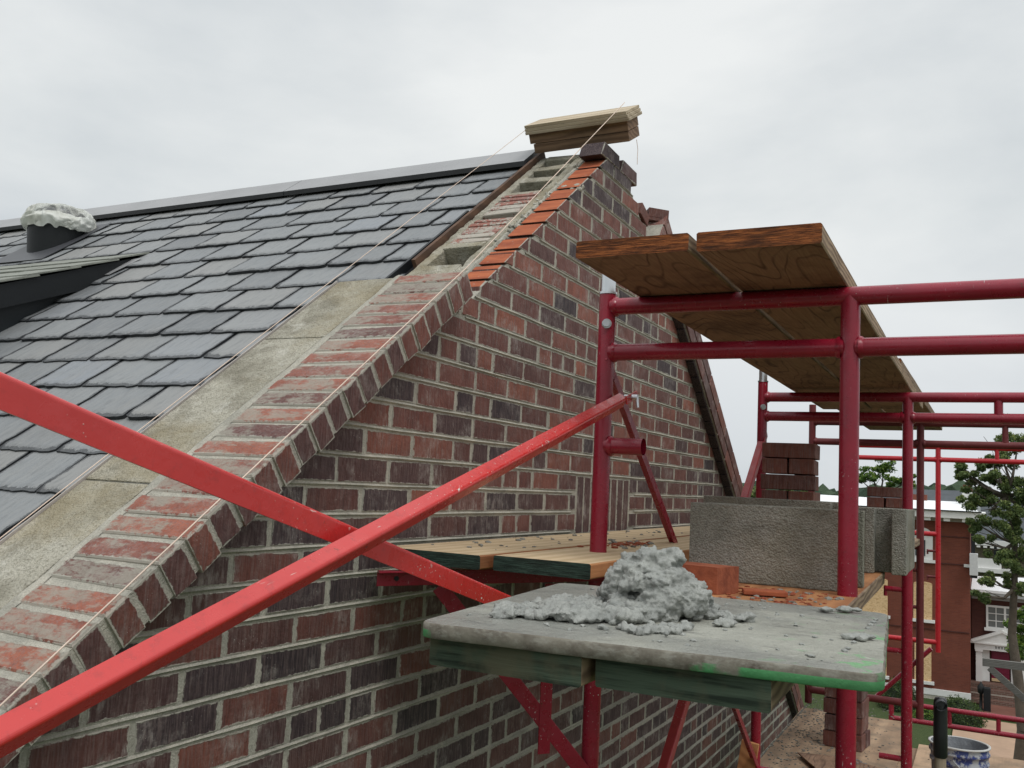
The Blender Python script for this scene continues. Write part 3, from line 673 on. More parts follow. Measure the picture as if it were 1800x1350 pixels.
def plastic(name, win):
    t = NT(name); n_ = t.noise(9, 5, .6, dist=.8)
    t.col(t.mix(t.ramp(n_, [(.4, 0), (.6, 1)]), (.93, .95, .9), (.82, .82, .74))); t.rough(.32, .5)
    t.bump(t.math('ABSOLUTE', t.math('SUBTRACT', t.noise(9, 2, .4, dist=1.2), .5)), .05, .9)
    ts = t.n('ShaderNodeBsdfTranslucent'); ts.inputs[0].default_value = (.8, .82, .76, 1); m1 = t.n('ShaderNodeMixShader'); m1.inputs[0].default_value = .35
    t.l(t.b.outputs[0], m1.inputs[1]); t.l(ts.outputs[0], m1.inputs[2])
    if win:
        tr = t.n('ShaderNodeBsdfTransparent'); mx = t.n('ShaderNodeMixShader'); cr_ = t.ramp(t.noise(22, 4, .6, dist=2.2), [(.4, .82), (.58, .35)]); t.l(cr_, mx.inputs[0]); t.l(m1.outputs[0], mx.inputs[1]); t.l(tr.outputs[0], mx.inputs[2]); t.l(mx.outputs[0], t.o.inputs[0])
    else: t.l(m1.outputs[0], t.o.inputs[0])
    return t.m
pw = MB(); nu, nv = 96, 30; grid = []
toc = math.atan2(-vb.y, -vb.x)
for j in range(nv+1):
    f = j/nv; row_ = []
    for i in range(nu):
        a = 2*math.pi*i/nu; d = Vector((math.cos(a), math.sin(a), 0))
        if f < .62: r_q = .148+.016*math.sin(f/.62*math.pi); z = .060+.075*(f/.62)
        else: g_ = (f-.62)/.38; r_q = .148*math.cos(g_*math.pi/2)**.5; z = .135+.052*math.sin(g_*math.pi/2)
        hang = .018*noise.noise(Vector((d.x*2.4, d.y*2.4, 8)))*(1-min(1, f*2.2)) - .022*max(0, noise.noise(Vector((d.x*5, d.y*5, 3))))*(1-min(1, f*2.2))
        fold = .015*(1-abs(2*noise.noise(Vector((d.x*4+z*9, d.y*4, z*22)))))+.002*noise.noise(Vector((d.x*11, d.y*11, z*60)))
        bul = max(0, math.cos(a-R(100)))**10
        q = d*(r_q+fold*min(1, r_q/.1))+Vector((0, 0, z+hang+.012*noise.noise(Vector((d.x*3*r_q/.2, d.y*3*r_q/.2, 2)))))
        q += Vector((.0, .06, .0))*bul*max(0, 1-abs(z-.125)/.06)*(1+.4*noise.noise(Vector((a*9, z*70, 0))))
        row_.append(vb+q)
    grid += row_
fs0, fs1 = [], []
for j in range(nv):
    for i in range(nu):
        a = 2*math.pi*(i+.5)/nu; da = (a-toc+math.pi) % (2*math.pi)-math.pi; f = (j+.5)/nv
        (fs1 if abs(da+.12) < .85 and .58 < f < .86 else fs0).append((j*nu+i, j*nu+(i+1) % nu, (j+1)*nu+(i+1) % nu, (j+1)*nu+i))
pw.add(grid, fs0, (0, 0, 1), 0, True); pw.add(grid, fs1, (0, 0, 1), 1, True)
m = MB(); pw.build('plastic_wrap', [plastic('crumpled milky plastic', False), plastic('clear plastic film', True)], vent_o)

# right-hand raking coping seen from below: two brick courses laid down the slope
rt2 = Vector((.8, 0, -.6)); rn2 = Vector((.6, 0, .8)); rr = axis_rot(rt2, cy, rn2)
fc = MB(); o0 = Vector((3.72, 0, zr(3.72)))
for c in range(2):
    s = 0 if c else -.1
    while s < 5.0:
        L = .1915
        sa = max(s, 0)
        if s+L-sa > .03:
            v = rnd.uniform(.3, .8)
            fc.cbox(o0+rt2*((sa+s+L)/2)+rn2*(.038+c*.0745)+cy*1.36, (s+L-sa, .245, .066), rr, .003, (v, rnd.random(), .8), 0, .001)
        s += .2015
fc.box(o0+rt2*2.5+rn2*.077+cy*1.365, (5.0, .24, .148), rr, mat=1)
fc.build('far_brick_coping', [M['brick'], M['mortar']], house)
# soffit bricks stepping under it, underside shade put into their dark colour
so = MB()
for i in range(46):
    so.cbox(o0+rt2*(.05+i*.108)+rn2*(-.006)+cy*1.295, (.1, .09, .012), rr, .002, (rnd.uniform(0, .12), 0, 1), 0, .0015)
so.build('coping_soffit', m_brick('shade dark brick', .1, .45, .1), house)

# loose cored brick on the right rake, above the planks
def cored(name, c, rot, label):
    e0 = empty(name, c, label, 'brick'); m = MB(); Lx, Ly, Lz = .193, .092, .057
    # frame of four walls with three core holes along X, holes run through Y thickness
    zs = Lz/2; 
    for z in (-1, 1): m.cbox(Vector(c)+rot @ Vector((0, 0, z*(Lz/2-.008))), (Lx, Ly, .016), rot, .0015, (.35, 0, 1))
    for xx in (-.0915, -.032, .032, .0915): m.cbox(Vector(c)+rot @ Vector((xx, 0, 0)), (.012 if abs(xx) > .05 else .02, Ly-.001, Lz-.03), rot, .0015, (.35, 0, 1))
    m.build('brick_body', M['old_brick'], e0); return e0
cored('cored_brick', (3.86, 1.33, 1.19), Matrix.Rotation(R(6), 3, 'Y') @ Matrix.Rotation(R(38), 3, 'Z'), 'dark red brick with open core holes lying on the right slope above the planks')
lb = MB(); lb.cbox((3.66, 1.335, 1.165), (.1, .092, .056), Matrix.Rotation(R(20), 3, 'Y'), .004, (.5, 0, .8))
tag(lb.build('loose_brick', M['old_brick']), 'small half brick beside the cored brick on the right slope of the gable', 'brick')

# lumber block at the apex holding the strings
lv = empty('lumber_block', (3.3, 1.43, 1.36), 'stacked wooden boards with a pale plywood lid resting on the gable peak', 'wood block')
tl = Matrix.Rotation(R(-30), 3, 'Y'); bc = Vector((3.30, 1.425, 1.394))
for i, d in enumerate((.0, .040)):
    m = MB(); m.cbox(bc+tl @ Vector((0, .006*i, d-.012)), (.13, .405+.015*i, .038), tl, .002, (.3+.4*i, 0, 1)); m.build('stud', m_wood('brown stud wood %s' % i, (.28, .18, .115), (.16, .10, .065), 'Y', 16, (.07, .045, .03), .4), lv)
m = MB()
for i in range(3): m.cbox(bc+tl @ Vector((-.004+.003*i, .003*i, .0545+i*.0125)), (.165, .44-.004*i, .0115), tl, .0012, (.6+.2*i, 0, 1))
m.build('plywood_lid', m_wood('pale plywood', (.44, .37, .27), (.32, .26, .18), 'Y', 9, (.33, .24, .15), .35), lv)
def line(name, pts, label, r=.0014, grp=None):
    m = MB(); m.path(pts, r, 7); return tag(m.build(name, M['string']), label, 'string', grp)
top2 = Vector((3.215, 1.232, 1.475)); s2 = Vector((2.110, 1.238, .574))
d2 = (cpt(3.6, 1.236, .014))
line('mason_line', [top2, s2, d2], 'taut pale mason line along the front edge of the brick coping', .0015)
top1 = Vector((3.24, 1.655, 1.44)); s1_ = cpt(3.6, 1.664, -.004)
line('mason_line', [top1, s1_], 'thin white mason line along the back of the coping over the slates', .0011)
line('loose_string', [(3.335, 1.222, 1.37), (3.338, 1.216, 1.33), (3.330, 1.214, 1.30), (3.326, 1.212, 1.265)], 'short loose string end hanging from the lumber block at the peak', .0012)

# ------------------------------------------------------------------ scaffold frames
TR = .0215
def bead(m, p, ax, r=TR):
    """weld bead ring"""
    p = Vector(p); q = Vector(ax).normalized().to_track_quat('Z', 'Y')
    n = 18
    vs = []; 
    for (rr_, zz) in ((r*1.0, .007), (r*1.16, .002), (r*1.2, -.004)):
        for k in range(n):
            t_ = 2*math.pi*k/n; w = 1+.05*math.sin(k*5.1); vs.append(p+q @ Vector((rr_*w*math.cos(t_), rr_*w*math.sin(t_), zz)))
    m.add(vs, [(i*n+k, i*n+(k+1) % n, (i+1)*n+(k+1) % n, (i+1)*n+k) for i in range(2) for k in range(n)], smooth=True)
def scaffold(X, yl, yi, zt, zr_, mat, label, top=.05, bot=-1.25, right=-.66, short=None, stub=False, plat=-.255, legtop=None, pin=True, sk=0.0, rbot=None, sr=TR):
    e0 = empty('scaffold', (X, yl, bot), label, 'scaffold', 'welded frames of the scaffold')
    lt = zt+top if legtop is None else legtop
    for yy, zt2 in ((yl, lt), (yi, zt), (right, lt)):
        m = MB(); m.tube((X, yy, bot if (yy != yi or rbot is None) else rbot), (X, yy, zt2), TR, 24); m.build('leg', mat, e0)
    m = MB(); m.tube((X, yl-.012, zt), (X, right+.012, zt), TR, 24); bead(m, (X, yl-TR-.002, zt), (0, -1, 0)); bead(m, (X, right+TR, zt), (0, 1, 0)); m.build('header_tube', mat, e0)
    m = MB(); m.tube((X, yl-.012, zr_), (X, yi+.012, zr_), sr, 24); m.tube((X, yi-.012, zr_), (X, right+.012, zr_), sr, 24)
    for yy, s_ in ((yl-TR, -1), (yi+TR, 1), (yi-TR, -1)): bead(m, (X, yy+s_*.002, zr_), (0, s_, 0), sr)
    m.build('rail_tube', mat, e0)
    m = MB(); m.tube((X, yl-.01, plat), (X, yi+.01, plat), TR, 20); m.build('rung', mat, e0)
    m = MB(); m.tube((X, yl-.01, bot+.08), (X, yi+.01, bot+.08), TR, 20); m.build('rung', mat, e0)
    if short is not None:
        m = MB(); m.tube((X, short, zr_), (X, short, zt), .017, 20); m.build('short_post', mat, e0)
    if stub:
        m = MB(); m.tube((X, yl-.01, .106), (X, yl-.110, .106), TR*.98, 24, cap=False); m.tube((X, yl-.03, .106), (X, yl-.109, .106), TR*.86, 24, cap=False); bead(m, (X, yl-TR-.002, .106), (0, -1, 0))
        m.build('stub_tube', mat, e0)
    if pin:
        m = MB(); m.tube((X, yl, lt-.002), (X, yl, lt+.004), TR*1.08, 24); m.tube((X, yl, lt+.004), (X, yl, lt+.055), TR*.86, 24)
        m.build('coupling_pin', M['zinc'], e0)
        m = MB(); zb_ = zt-.047; m.tube((X-.019, yl-.006, zb_), (X-.030, yl-.010, zb_), .0105, 6); m.tube((X-.018, yl-.006, zb_), (X-.022, yl-.008, zb_), .0125, 16)
        m.build('bolt', M['zinc'], e0)
    return e0
f1 = scaffold(2.2, .868, .275, .464, .345, M['red'], 'nearest crimson scaffold frame with a stub tube, rising behind the mortar board', .034, -1.27, -.66, None, True)
f2 = scaffold(4.25, .905, .296, .447, .360, M['red'], 'second crimson scaffold frame, the one holding the far ends of the top planks', .07, -1.27, -.66, -.045)
f3 = scaffold(6.2, 1.0, .36, .492, .366, M['red_rust'], 'dull rusty red scaffold frame, third one along the wall', .11, -1.27, -.66, -.1, pin=False)
f4 = scaffold(8.9, 1.1, .375, .50, .39, M['red_far'], 'bright scarlet scaffold frame, farthest one along the wall', .05, -1.25, -.66, -.08, pin=False)
# small ladder rungs on the inner legs (hook shaped ends)
for X, yi, e0, mat in ((4.25, .296, f2, M['red']), (6.2, .36, f3, M['red_rust']), (8.9, .375, f4, M['red_rust'])):
    for z in ((-.36, -.61) if X < 5 else (-.40, -.62)):
        m = MB(); m.tube((X, yi, z), (X, yi+.085, z), .011, 12); m.tube((X, yi+.083, z+.012), (X, yi+.083, z-.03), .008, 10); m.build('latch', mat, e0)
m = MB(); m.tube((4.25, .296, -1.04), (4.25, .40, -1.04), .012, 12); m.build('latch', M['red'], f2)

# lower lift: a frame standing out beyond, top rails seen past the deck
low = empty('scaffold', (9.0, .55, GZ), 'low crimson scaffold top rail beyond the pail, above the yard', 'scaffold')
for (z, r) in ((-1.735, TR), (-1.868, TR)):
    m = MB(); m.tube((9.0, .75, z), (9.0, -.9, z), r, 16); m.build('rail_tube', M['red'], low)
for yy in (.29, -.08): m = MB(); m.tube((9.0, yy, -1.868), (9.0, yy, -1.735), .018, 14); m.build('short_post', M['red'], low)
for yy in (.75, -.9): m = MB(); m.tube((9.0, yy, GZ), (9.0, yy, -1.70), TR, 16); m.build('leg', M['red'], low)

def angle_bar(m, a, b, w=.032, t_=.0035, roll=0, flat=.07, rad=.006):
    """rolled L section from a to b: the outer corner is rounded and faces the viewer; ends flattened"""
    a = Vector(a); b = Vector(b); d = (b-a).normalized(); n1 = Vector((0, -1, 0)); n1 = (n1-d*n1.dot(d)).normalized(); n2 = d.cross(n1).normalized()
    if n2.z < 0: n2 = -n2
    prof = [(-t_, -w), (0, -w)]+[(-rad+rad*math.cos(q), -rad+rad*math.sin(q)) for q in [math.pi/2*k/5 for k in range(6)]]+[(-w, 0), (-w, -t_), (-t_, -t_)]
    cr_, sr_ = math.cos(roll), math.sin(roll)
    prof = [(x*cr_+y*sr_, -x*sr_+y*cr_) for x, y in prof]
    ys = [p[1] for p in prof]; mid = (max(ys)+min(ys))/2
    n = len(prof); st = [a+d*flat, b-d*flat]
    vs = [p+n1*x+n2*(y-mid) for p in st for x, y in prof]
    for k in range(n):
        q = (k+1) % n; m.add([vs[k], vs[q], vs[n+q], vs[n+k]], [(0, 1, 2, 3)])
    m.add(vs[:n], [list(range(n))]); m.add(vs[n:], [list(range(n))])
    Lr = axis_rot(d, n1, n2)
    for p, q in ((a, st[0]), (b, st[1])):
        m.cbox((p+q)/2-n1*.003, ((q-p).length+.012, .005, w*.8), Lr, .0015)
def rod_pivot(p): 
    m = MB(); m.tube(Vector(p)+Vector((0, -.012, 0)), Vector(p)+Vector((0, .026, 0)), .005, 10); m.tube(Vector(p)+Vector((0, -.013, 0)), Vector(p)+Vector((0, -.009, 0)), .007, 12); return m
cb = empty('cross_brace', (1.14, .84, -.09), 'bright red crossed braces spanning the foreground, pinned together at their middle', 'brace')
m = MB(); angle_bar(m, (-.05, .815, -.456), (2.30, .815, .2465), w=.0265, roll=R(36)); m.build('brace_bar', M['red_bright'], cb)
m = MB(); angle_bar(m, (-.05, .865, .2385), (2.22, .86, -.3835), w=.036); m.build('brace_bar', M['red_bright'], cb)
rod_pivot((1.147, .835, -.099)).build('pivot', M['black'], cb)
# latch pin at the brace end
m = MB(); m.tube((2.262, .836, .236), (2.262, .80, .236), .0075, 12); m.tube((2.262, .802, .236), (2.262, .799, .21), .004, 10); m.build('latch_pin', M['zinc'], cb)
cb2 = empty('cross_brace', (3.2, .88, -.45), 'dark red crossed braces between the first and second scaffold frames', 'brace')
m = MB(); angle_bar(m, (2.19, .856, .33), (4.27, .885, -1.20), w=.030); m.build('brace_bar', M['red'], cb2)
m = MB(); angle_bar(m, (4.27, .885, .275), (2.2, .87, -1.40), w=.030); m.build('brace_bar', m_paint('salmon brace paint', (.42, .05, .05), (.33, .035, .04), .4, .4, 1.6, (.5, .45, .43)), cb2)
cb3 = empty('cross_brace', (5.2, .93, -.4), 'faded red cross brace behind the tall brick stack, past the second frame', 'brace')
m = MB(); angle_bar(m, (4.28, .91, .10), (6.2, 1.0, -1.2), w=.030); m.build('brace_bar', M['red_rust'], cb3)
cb4 = empty('cross_brace', (6.3, .3, -1.0), 'red diagonal brace below the rusty frame in front of the boarded house', 'brace')
m = MB(); m.tube((4.27, .40, -.82), (6.2, .31, -.80), .012, 10); 
m = MB(); m.tube((6.24, .62, -1.20), (6.24, .30, -.86), .014, 12); m.build('brace_bar', M['red'], cb4)

# side bracket carrying the planks beside the wall
bk = empty('side_bracket', (2.2, .86, -.2), 'dark red angle bracket reaching from the first scaffold leg towards the brick wall', 'bracket')
A0 = Vector((2.19, .845, -.212)); A1 = Vector((1.80, 1.235, -.232)); dd = (A1-A0).normalized(); nn = dd.cross(Vector((0, 0, 1))).normalized(); RB = axis_rot(dd, nn, Vector((0, 0, 1)))
m = MB(); m.cbox((A0+A1)/2, ((A1-A0).length+.03, .004, .034), RB, .001); m.cbox((A0+A1)/2+Vector((0, 0, .017))-nn*.014, ((A1-A0).length+.03, .03, .004), RB, .001)
m.tube(A1-dd*.03-nn*.004, A1-dd*.03+nn*.004, .006, 12, mat=1); m.build('arm', [M['red'], M['black']], bk)
B0 = A0+dd*.42+Vector((0, 0, -.02)); B1 = Vector((2.19, .85, -.72)); d3 = (B1-B0).normalized()
m = MB(); m.cbox((B0+B1)/2, ((B1-B0).length, .005, .036), axis_rot(d3, nn, d3.cross(nn)), .001); m.build('diagonal_strut', M['red'], bk)
V0 = A0+dd*.14+Vector((0, 0, -.02)); V1 = V0+Vector((0, 0, -.40))
m = MB(); m.cbox((V0+V1)/2, (.030, .005, .40), axis_rot(dd, nn, Vector((0, 0, 1))), .001); m.build('upright_strut', M['red'], bk)

# ------------------------------------------------------------------ planks
def plank(name, x0, x1, ya, yb, ztop, th, mats, label, skew=0, group=None, drop=0):
    """mats = (faces, end, side)"""
    m = MB(); n = 14
    L = x1-x0
    rows = []
    for i in range(n+1):
        f = i/n; x = x0+L*f; yo = skew*f; z = ztop+drop*f+.0009*noise.noise(Vector((x*2, ya*5, 3)))
        j = [rnd.uniform(-.0012, .0012) for _ in range(4)]
        c = .003
        rows.append([(x, ya+yo+j[0], z-c), (x, ya+yo+c, z), (x, yb+yo-c, z), (x, yb+yo+j[1], z-c), (x, yb+yo+j[2], z-th+c), (x, yb+yo-c, z-th), (x, ya+yo+c, z-th), (x, ya+yo+j[3], z-th+c)])
    va = rnd.random()
    for a, b in zip(rows, rows[1:]):
        for k in range(8):
            q = (k+1) % 8; mt = 2 if k in (2, 3, 4, 6, 7, 0) and k not in (1, 5) else 0
            if k in (1, 5): mt = 0
            m.add([a[k], a[q], b[q], b[k]], [(0, 1, 2, 3)], (va, 0, 1), mt)
    m.add(rows[0], [list(range(8))], (va, 0, 1), 1); m.add(rows[-1], [list(range(8))], (va, 0, 1), 1)
    return tag(m.build(name, list(mats)), label, 'plank', group)
TOPM = (M['plank_top'], M['plank_end'], M['plank_edge'])
plank('scaffold_plank', 1.785, 5.25, .535, .782, .5225, .037, TOPM, 'upper left brown plank with rusty orange end grain, nearest the brick wall', .012)
plank('scaffold_plank', 1.80, 5.22, .278, .522, .5260, .040, TOPM, 'upper right brown plank with rusty end, beside the open sky', .014)
plank('scaffold_plank', 3.95, 7.3, .30, .545, .5725, .042, TOPM, 'far overlapping brown plank lying on top of the upper right plank', -.02)
plank('scaffold_plank', 4.0, 7.4, .56, .80, .5725, .042, TOPM, 'far overlapping brown plank lying on top of the upper left plank', -.02)
LM = (M['plank_light'], M['green_end'], M['plank_orange'])
plank('scaffold_plank', 1.80, 4.45, .985, 1.25, -.160, .031, LM, 'pale yellow plank with green end, touching the brick wall', .012)
plank('scaffold_plank', 1.835, 4.45, .740, .970, -.160, .033, LM, 'tan plank with dark green end, second from the brick wall', .008)
OM = (M['plank_orange'], M['green_end2'], M['plank_edge'])
plank('scaffold_plank', 1.100, 3.40, .450, .672, -.2105, .038, OM, 'orange plank with smeared green end under the left of the mortar board', .03)
plank('scaffold_plank', 1.120, 3.08, .222, .440, -.2105, .038, OM, 'orange plank with smeared green end under the right of the mortar board', .055)
plank('scaffold_plank', 3.42, 6.36, .60, .84, -.2110, .038, (M['ply'], M['plank_edge'], M['plank_edge']), 'far walkway plank carrying the tall brick stack', .0)
plank('scaffold_plank', 4.55, 6.34, .36, .59, -.2110, .038, (M['ply'], M['plank_edge'], M['plank_edge']), 'far walkway plank carrying the short brick stack', .0)

# ------------------------------------------------------------------ mortar board and mortar
ZB = -.190
cr = [(1.073, .679), (1.124, .101), (1.75, .151), (1.712, .752)]
def round_poly(pts, r, k=5):
    o = []
    n = len(pts)
    for i in range(n):
        p = Vector(pts[i]); a = Vector(pts[i-1]); b = Vector(pts[(i+1) % n]); da = (a-p).normalized(); db = (b-p).normalized()
        for j in range(k+1):
            t_ = j/k; o.append(((1-t_)**2*(p+da*r)+2*t_*(1-t_)*p+t_**2*(p+db*r)))
    return o
mbd = MB(); rp_ = []
base = round_poly(cr, .03)
# subdivide the outline
pts = []
for i in range(len(base)):
    a = base[i]; b = base[(i+1) % len(base)]; k = max(1, int((b-a).length/.012))
    for j in range(k): pts.append(a+(b-a)*j/k)
cen = sum(pts, Vector((0, 0)))/len(pts); n = len(pts)
def ring(ins, z, amp):
    o = []
    for i, p in enumerate(pts):
        d = (cen-p).normalized(); w = amp*noise.noise(Vector((p.x*26, p.y*26, z*50)))
        o.append((p.x+d.x*(ins+w), p.y+d.y*(ins+w), z+w*.35))
    return o
rs = [ring(.002, ZB-.0200, .001), ring(0, ZB-.0185, .001), ring(0, ZB-.010, .0018), ring(.0003, ZB-.0022, .0012), ring(.003, ZB, .0008)]
vs = [v for r1 in rs for v in r1]
mbd.add(vs, [(k*n+i, k*n+(i+1) % n, (k+1)*n+(i+1) % n, (k+1)*n+i) for k in range(4) for i in range(n)], (0, 0, 1), 1, True)
mbd.add(rs[0], [list(range(n))[::-1]], (0, 0, 1), 1)
# top surface as a fan of rings with trowel ripples
tr_ = [rs[-1]]
for q in (.04, .09, .15, .21, .27): tr_.append([(p.x+(cen.x-p.x)*min(.97, q/.3), p.y+(cen.y-p.y)*min(.97, q/.3), ZB+.0012*noise.noise(Vector((p.x*20*(1-q), p.y*20*(1-q), q*40)))) for p in pts])
vs = [v for r1 in tr_ for v in r1]
mbd.add(vs, [(k*n+i, k*n+(i+1) % n, (k+1)*n+(i+1) % n, (k+1)*n+i) for k in range(len(tr_)-1) for i in range(n)]+[[(len(tr_)-1)*n+i for i in range(n)]], (0, 0, 1), 0, True)
tag(mbd.build('mortar_board', [M['board'], M['board_edge']]), 'square mortar board smeared grey with green paint on its edge, in front', 'mortar board')

def blob_mesh(blobs, voxel, label=None, name='mortar_pile', disp=.006, seed=0, clampz=None):
    bm = bmesh.new(); r2 = random.Random(seed)
    for (x, y, z, rr_) in blobs:
        g2 = bmesh.new(); bmesh.ops.create_icosphere(g2, subdivisions=3, radius=rr_)
        o = Vector((r2.uniform(0, 50), r2.uniform(0, 50), 0)); sc = Vector((r2.uniform(.8, 1.3), r2.uniform(.8, 1.3), r2.uniform(.7, 1.05) if z > ZB+.02 else r2.uniform(.35, .6)))
        for v in g2.verts:
            p = v.co/rr_; k = 1+.42*noise.noise(p*1.4+o)+.2*noise.noise(p*3.3+o)
            v.co = Vector((v.co.x*sc.x, v.co.y*sc.y, v.co.z*sc.z))*k+Vector((x, y, z))
        me_ = bpy.data.meshes.new('tmp'); g2.to_mesh(me_); g2.free(); bm.from_mesh(me_); bpy.data.meshes.remove(me_)
    me = bpy.data.meshes.new(name); bm.to_mesh(me); bm.free(); me.materials.append(M['wet'])
    o = bpy.data.objects.new(name, me); C.objects.link(o)
    m = o.modifiers.new('r', 'REMESH'); m.mode = 'VOXEL'; m.voxel_size = voxel; m.use_smooth_shade = True
    for sz, st in ((.022, disp*1.15), (.009, disp*.85), (.004, disp*.45)):
        tx = bpy.data.textures.new('t', 'CLOUDS'); tx.noise_scale = sz; tx.noise_depth = 3
        d = o.modifiers.new('d', 'DISPLACE'); d.texture = tx; d.strength = st; d.texture_coords = 'GLOBAL'; d.mid_level = .5
    return o
bl = []
r3 = random.Random(5)
# main heap : peak around (1.42,.46), steep, of a few big wet lumps with smaller ones between
for i in range(110):
    f = r3.random()**.7; a = r3.uniform(0, 6.283); rad = .080*f
    x = 1.405+rad*math.cos(a)*.95; y = .462+rad*math.sin(a)*1.0; h = .092*(1-(rad/.098)**1.8)
    for q in range(2):
        z = ZB+h*r3.uniform(.2, 1.0)-.004; bl.append((x, y, z, r3.uniform(.010, .024)))
for i in range(12): bl.append((1.41+r3.uniform(-.02, .02), .475+r3.uniform(-.04, .035), ZB+.074+r3.uniform(-.01, .010), r3.uniform(.009, .015)))
for i in range(190):  # skirt spreading left and to the front
    f = r3.random(); x = 1.33+r3.uniform(-.13, .13)*(.55+f*.45); y = .46+f*.175+r3.uniform(-.03, .02); x -= (y-.5)*.2
    bl.append((x, y, ZB+.004+.014*(1-f)*r3.random(), r3.uniform(.007, .017)))
for i in range(40):
    x = 1.25+r3.uniform(-.06, .06); y = .42+r3.uniform(-.05, .16); bl.append((x, y, ZB+.003, r3.uniform(.005, .011)))
for i in range(14): bl.append((1.40+r3.uniform(-.05, .05), .355+r3.uniform(-.03, .03), ZB+.006, r3.uniform(.007, .013)))
pile = blob_mesh(bl, .0024, disp=.011, seed=3)
tag(pile, 'lumpy heap of wet grey mortar in the middle of the mortar board', 'mortar')
bl = [(1.382, .157, ZB+.006, .010), (1.377, .168, ZB+.004, .009), (1.392, .148, ZB+.005, .009), (1.37, .152, ZB+.004, .008)]
tag(blob_mesh(bl, .0016, name='mortar_lump', disp=.004, seed=8), 'small dark mortar lump near the right corner of the board', 'mortar')
bl = []
for (x, y) in ((1.70, .20), (1.69, .215), (1.66, .24)): bl += [(x, y, ZB+.006, .010), (x+.01, y+.008, ZB+.004, .007)]
tag(blob_mesh(bl, .0018, name='mortar_lump', disp=.004, seed=9), 'grey mortar crumb on the far edge of the board by the red leg', 'mortar')
# flakes and crumbs
def crumbs(name, n, area_, z, size, mat, label, seed, flat=.5):
    r4 = random.Random(seed); m = MB()
    for i in range(n):
        x, y = area_(r4); r = size*r4.uniform(.4, 1.3)**1.5
        bm = bmesh.new(); bmesh.ops.create_icosphere(bm, subdivisions=1, radius=r)
        o = Vector((r4.uniform(0, 90), 0, 0))
        for v in bm.verts: v.co *= 1+.5*noise.noise(v.co/r*1.3+o); v.co.z *= flat*r4.uniform(.7, 1.1)
        m.bm(bm, Matrix.Translation((x, y, z+r*flat*.5)) @ Matrix.Rotation(r4.uniform(0, 6), 4, 'Z'), (r4.random(), 0, 1))
    o = m.build(name, mat); return tag(o, label, 'debris', kind='stuff')
def gx(cx, cy_, sx, sy): return lambda r4: (r4.gauss(cx, sx), r4.gauss(cy_, sy))
crumbs('mortar_crumbs', 130, lambda r: (r.uniform(1.15, 1.70), min(.66, max(.16, r.gauss(.38, .17)))), ZB, .0035, M['wet'], 'scattered mortar crumbs on the mortar board', 21, .5)
crumbs('mortar_chips', 46, lambda r: (r.uniform(1.9, 3.6), r.uniform(1.02, 1.22)), -.160, .007, M['debris'], 'grey mortar chips on the pale plank beside the wall', 22, .5)
crumbs('brick_chips', 46, gx(2.56, .93, .07, .022), -.160, .009, M['debris_red'], 'cluster of brick chips on the tan plank behind the first leg', 23, .45)
crumbs('mortar_chips', 30, gx(2.56, .92, .09, .03), -.160, .008, M['debris'], 'grey grit among the brick chips on the tan plank', 24, .5)
crumbs('brick_chips', 110, lambda r: (r.uniform(1.85, 2.2), r.uniform(.29, .50)), -.2105, .0055, M['debris_red'], 'orange brick chips on the plank before the grey block', 25, .4)
crumbs('mortar_chips', 60, lambda r: (r.uniform(1.85, 2.2), r.uniform(.27, .46)), -.2105, .0055, M['debris'], 'grey chips on the orange plank before the grey block', 26, .5)
sh = MB(); sh.cbox((2.03, .42, -.203), (.05, .09, .010), Matrix.Rotation(.3, 3, 'Z'), .002, (.8, 0, 1)); tag(sh.build('brick_shard', M['cut']), 'flat orange brick shard lying before the grey concrete block', 'brick piece')

# grey concrete block: face shells, end ears and webs
cb_ = empty('concrete_block', (2.36, .463, -.209), 'large grey concrete block standing on the orange plank behind the red leg', 'concrete block')
m = MB(); X0, Y0, Y1, z0, z1 = 2.268, .268, .655, -.2095, -.024; D = .19; zc = (z0+z1)/2; H = z1-z0
m.cbox((X0+.016, (Y0+Y1)/2, zc), (.032, Y1-Y0, H), None, .003)
m.cbox((X0+D-.016, (Y0+Y1)/2, zc), (.032, Y1-Y0, H), None, .003)
for yy in (Y0+.030, (Y0+Y1)/2, Y1-.030): m.cbox((X0+D/2, yy, zc), (D-.062, .03, H-.001), None, .003)
m.build('block_body', M['cmu'], cb_)
cb2_ = empty('concrete_block', (3.15, .303, -.209), 'second grey block with its grooved end facing the camera, right of the red leg', 'concrete block')
m = MB(); z0, z1 = -.2095, -.0185; zc = (z0+z1)/2; H = z1-z0; ex = [(.208, .040), (.296, .026), (.358, .040)]
for y_, w_ in ex: m.cbox((2.985, y_+w_/2, zc), (.07, w_, H), None, .003)
m.cbox((3.175, .303, zc), (.32, .186, H-.002), None, .003); m.build('block_body', M['cmu'], cb2_)
cb3_ = empty('concrete_block', (3.05, .61, -.209), 'third grey block behind the first, only a sliver of its top showing', 'concrete block')
m = MB(); 
for xx in (2.966, 3.124): m.cbox((xx, .615, zc+.006), (.032, .39, H+.010), None, .003)
for yy in (.45, .615, .78): m.cbox((3.045, yy, zc+.006), (.128, .03, H+.009), None, .003)
m.build('block_body', M['cmu'], cb3_)
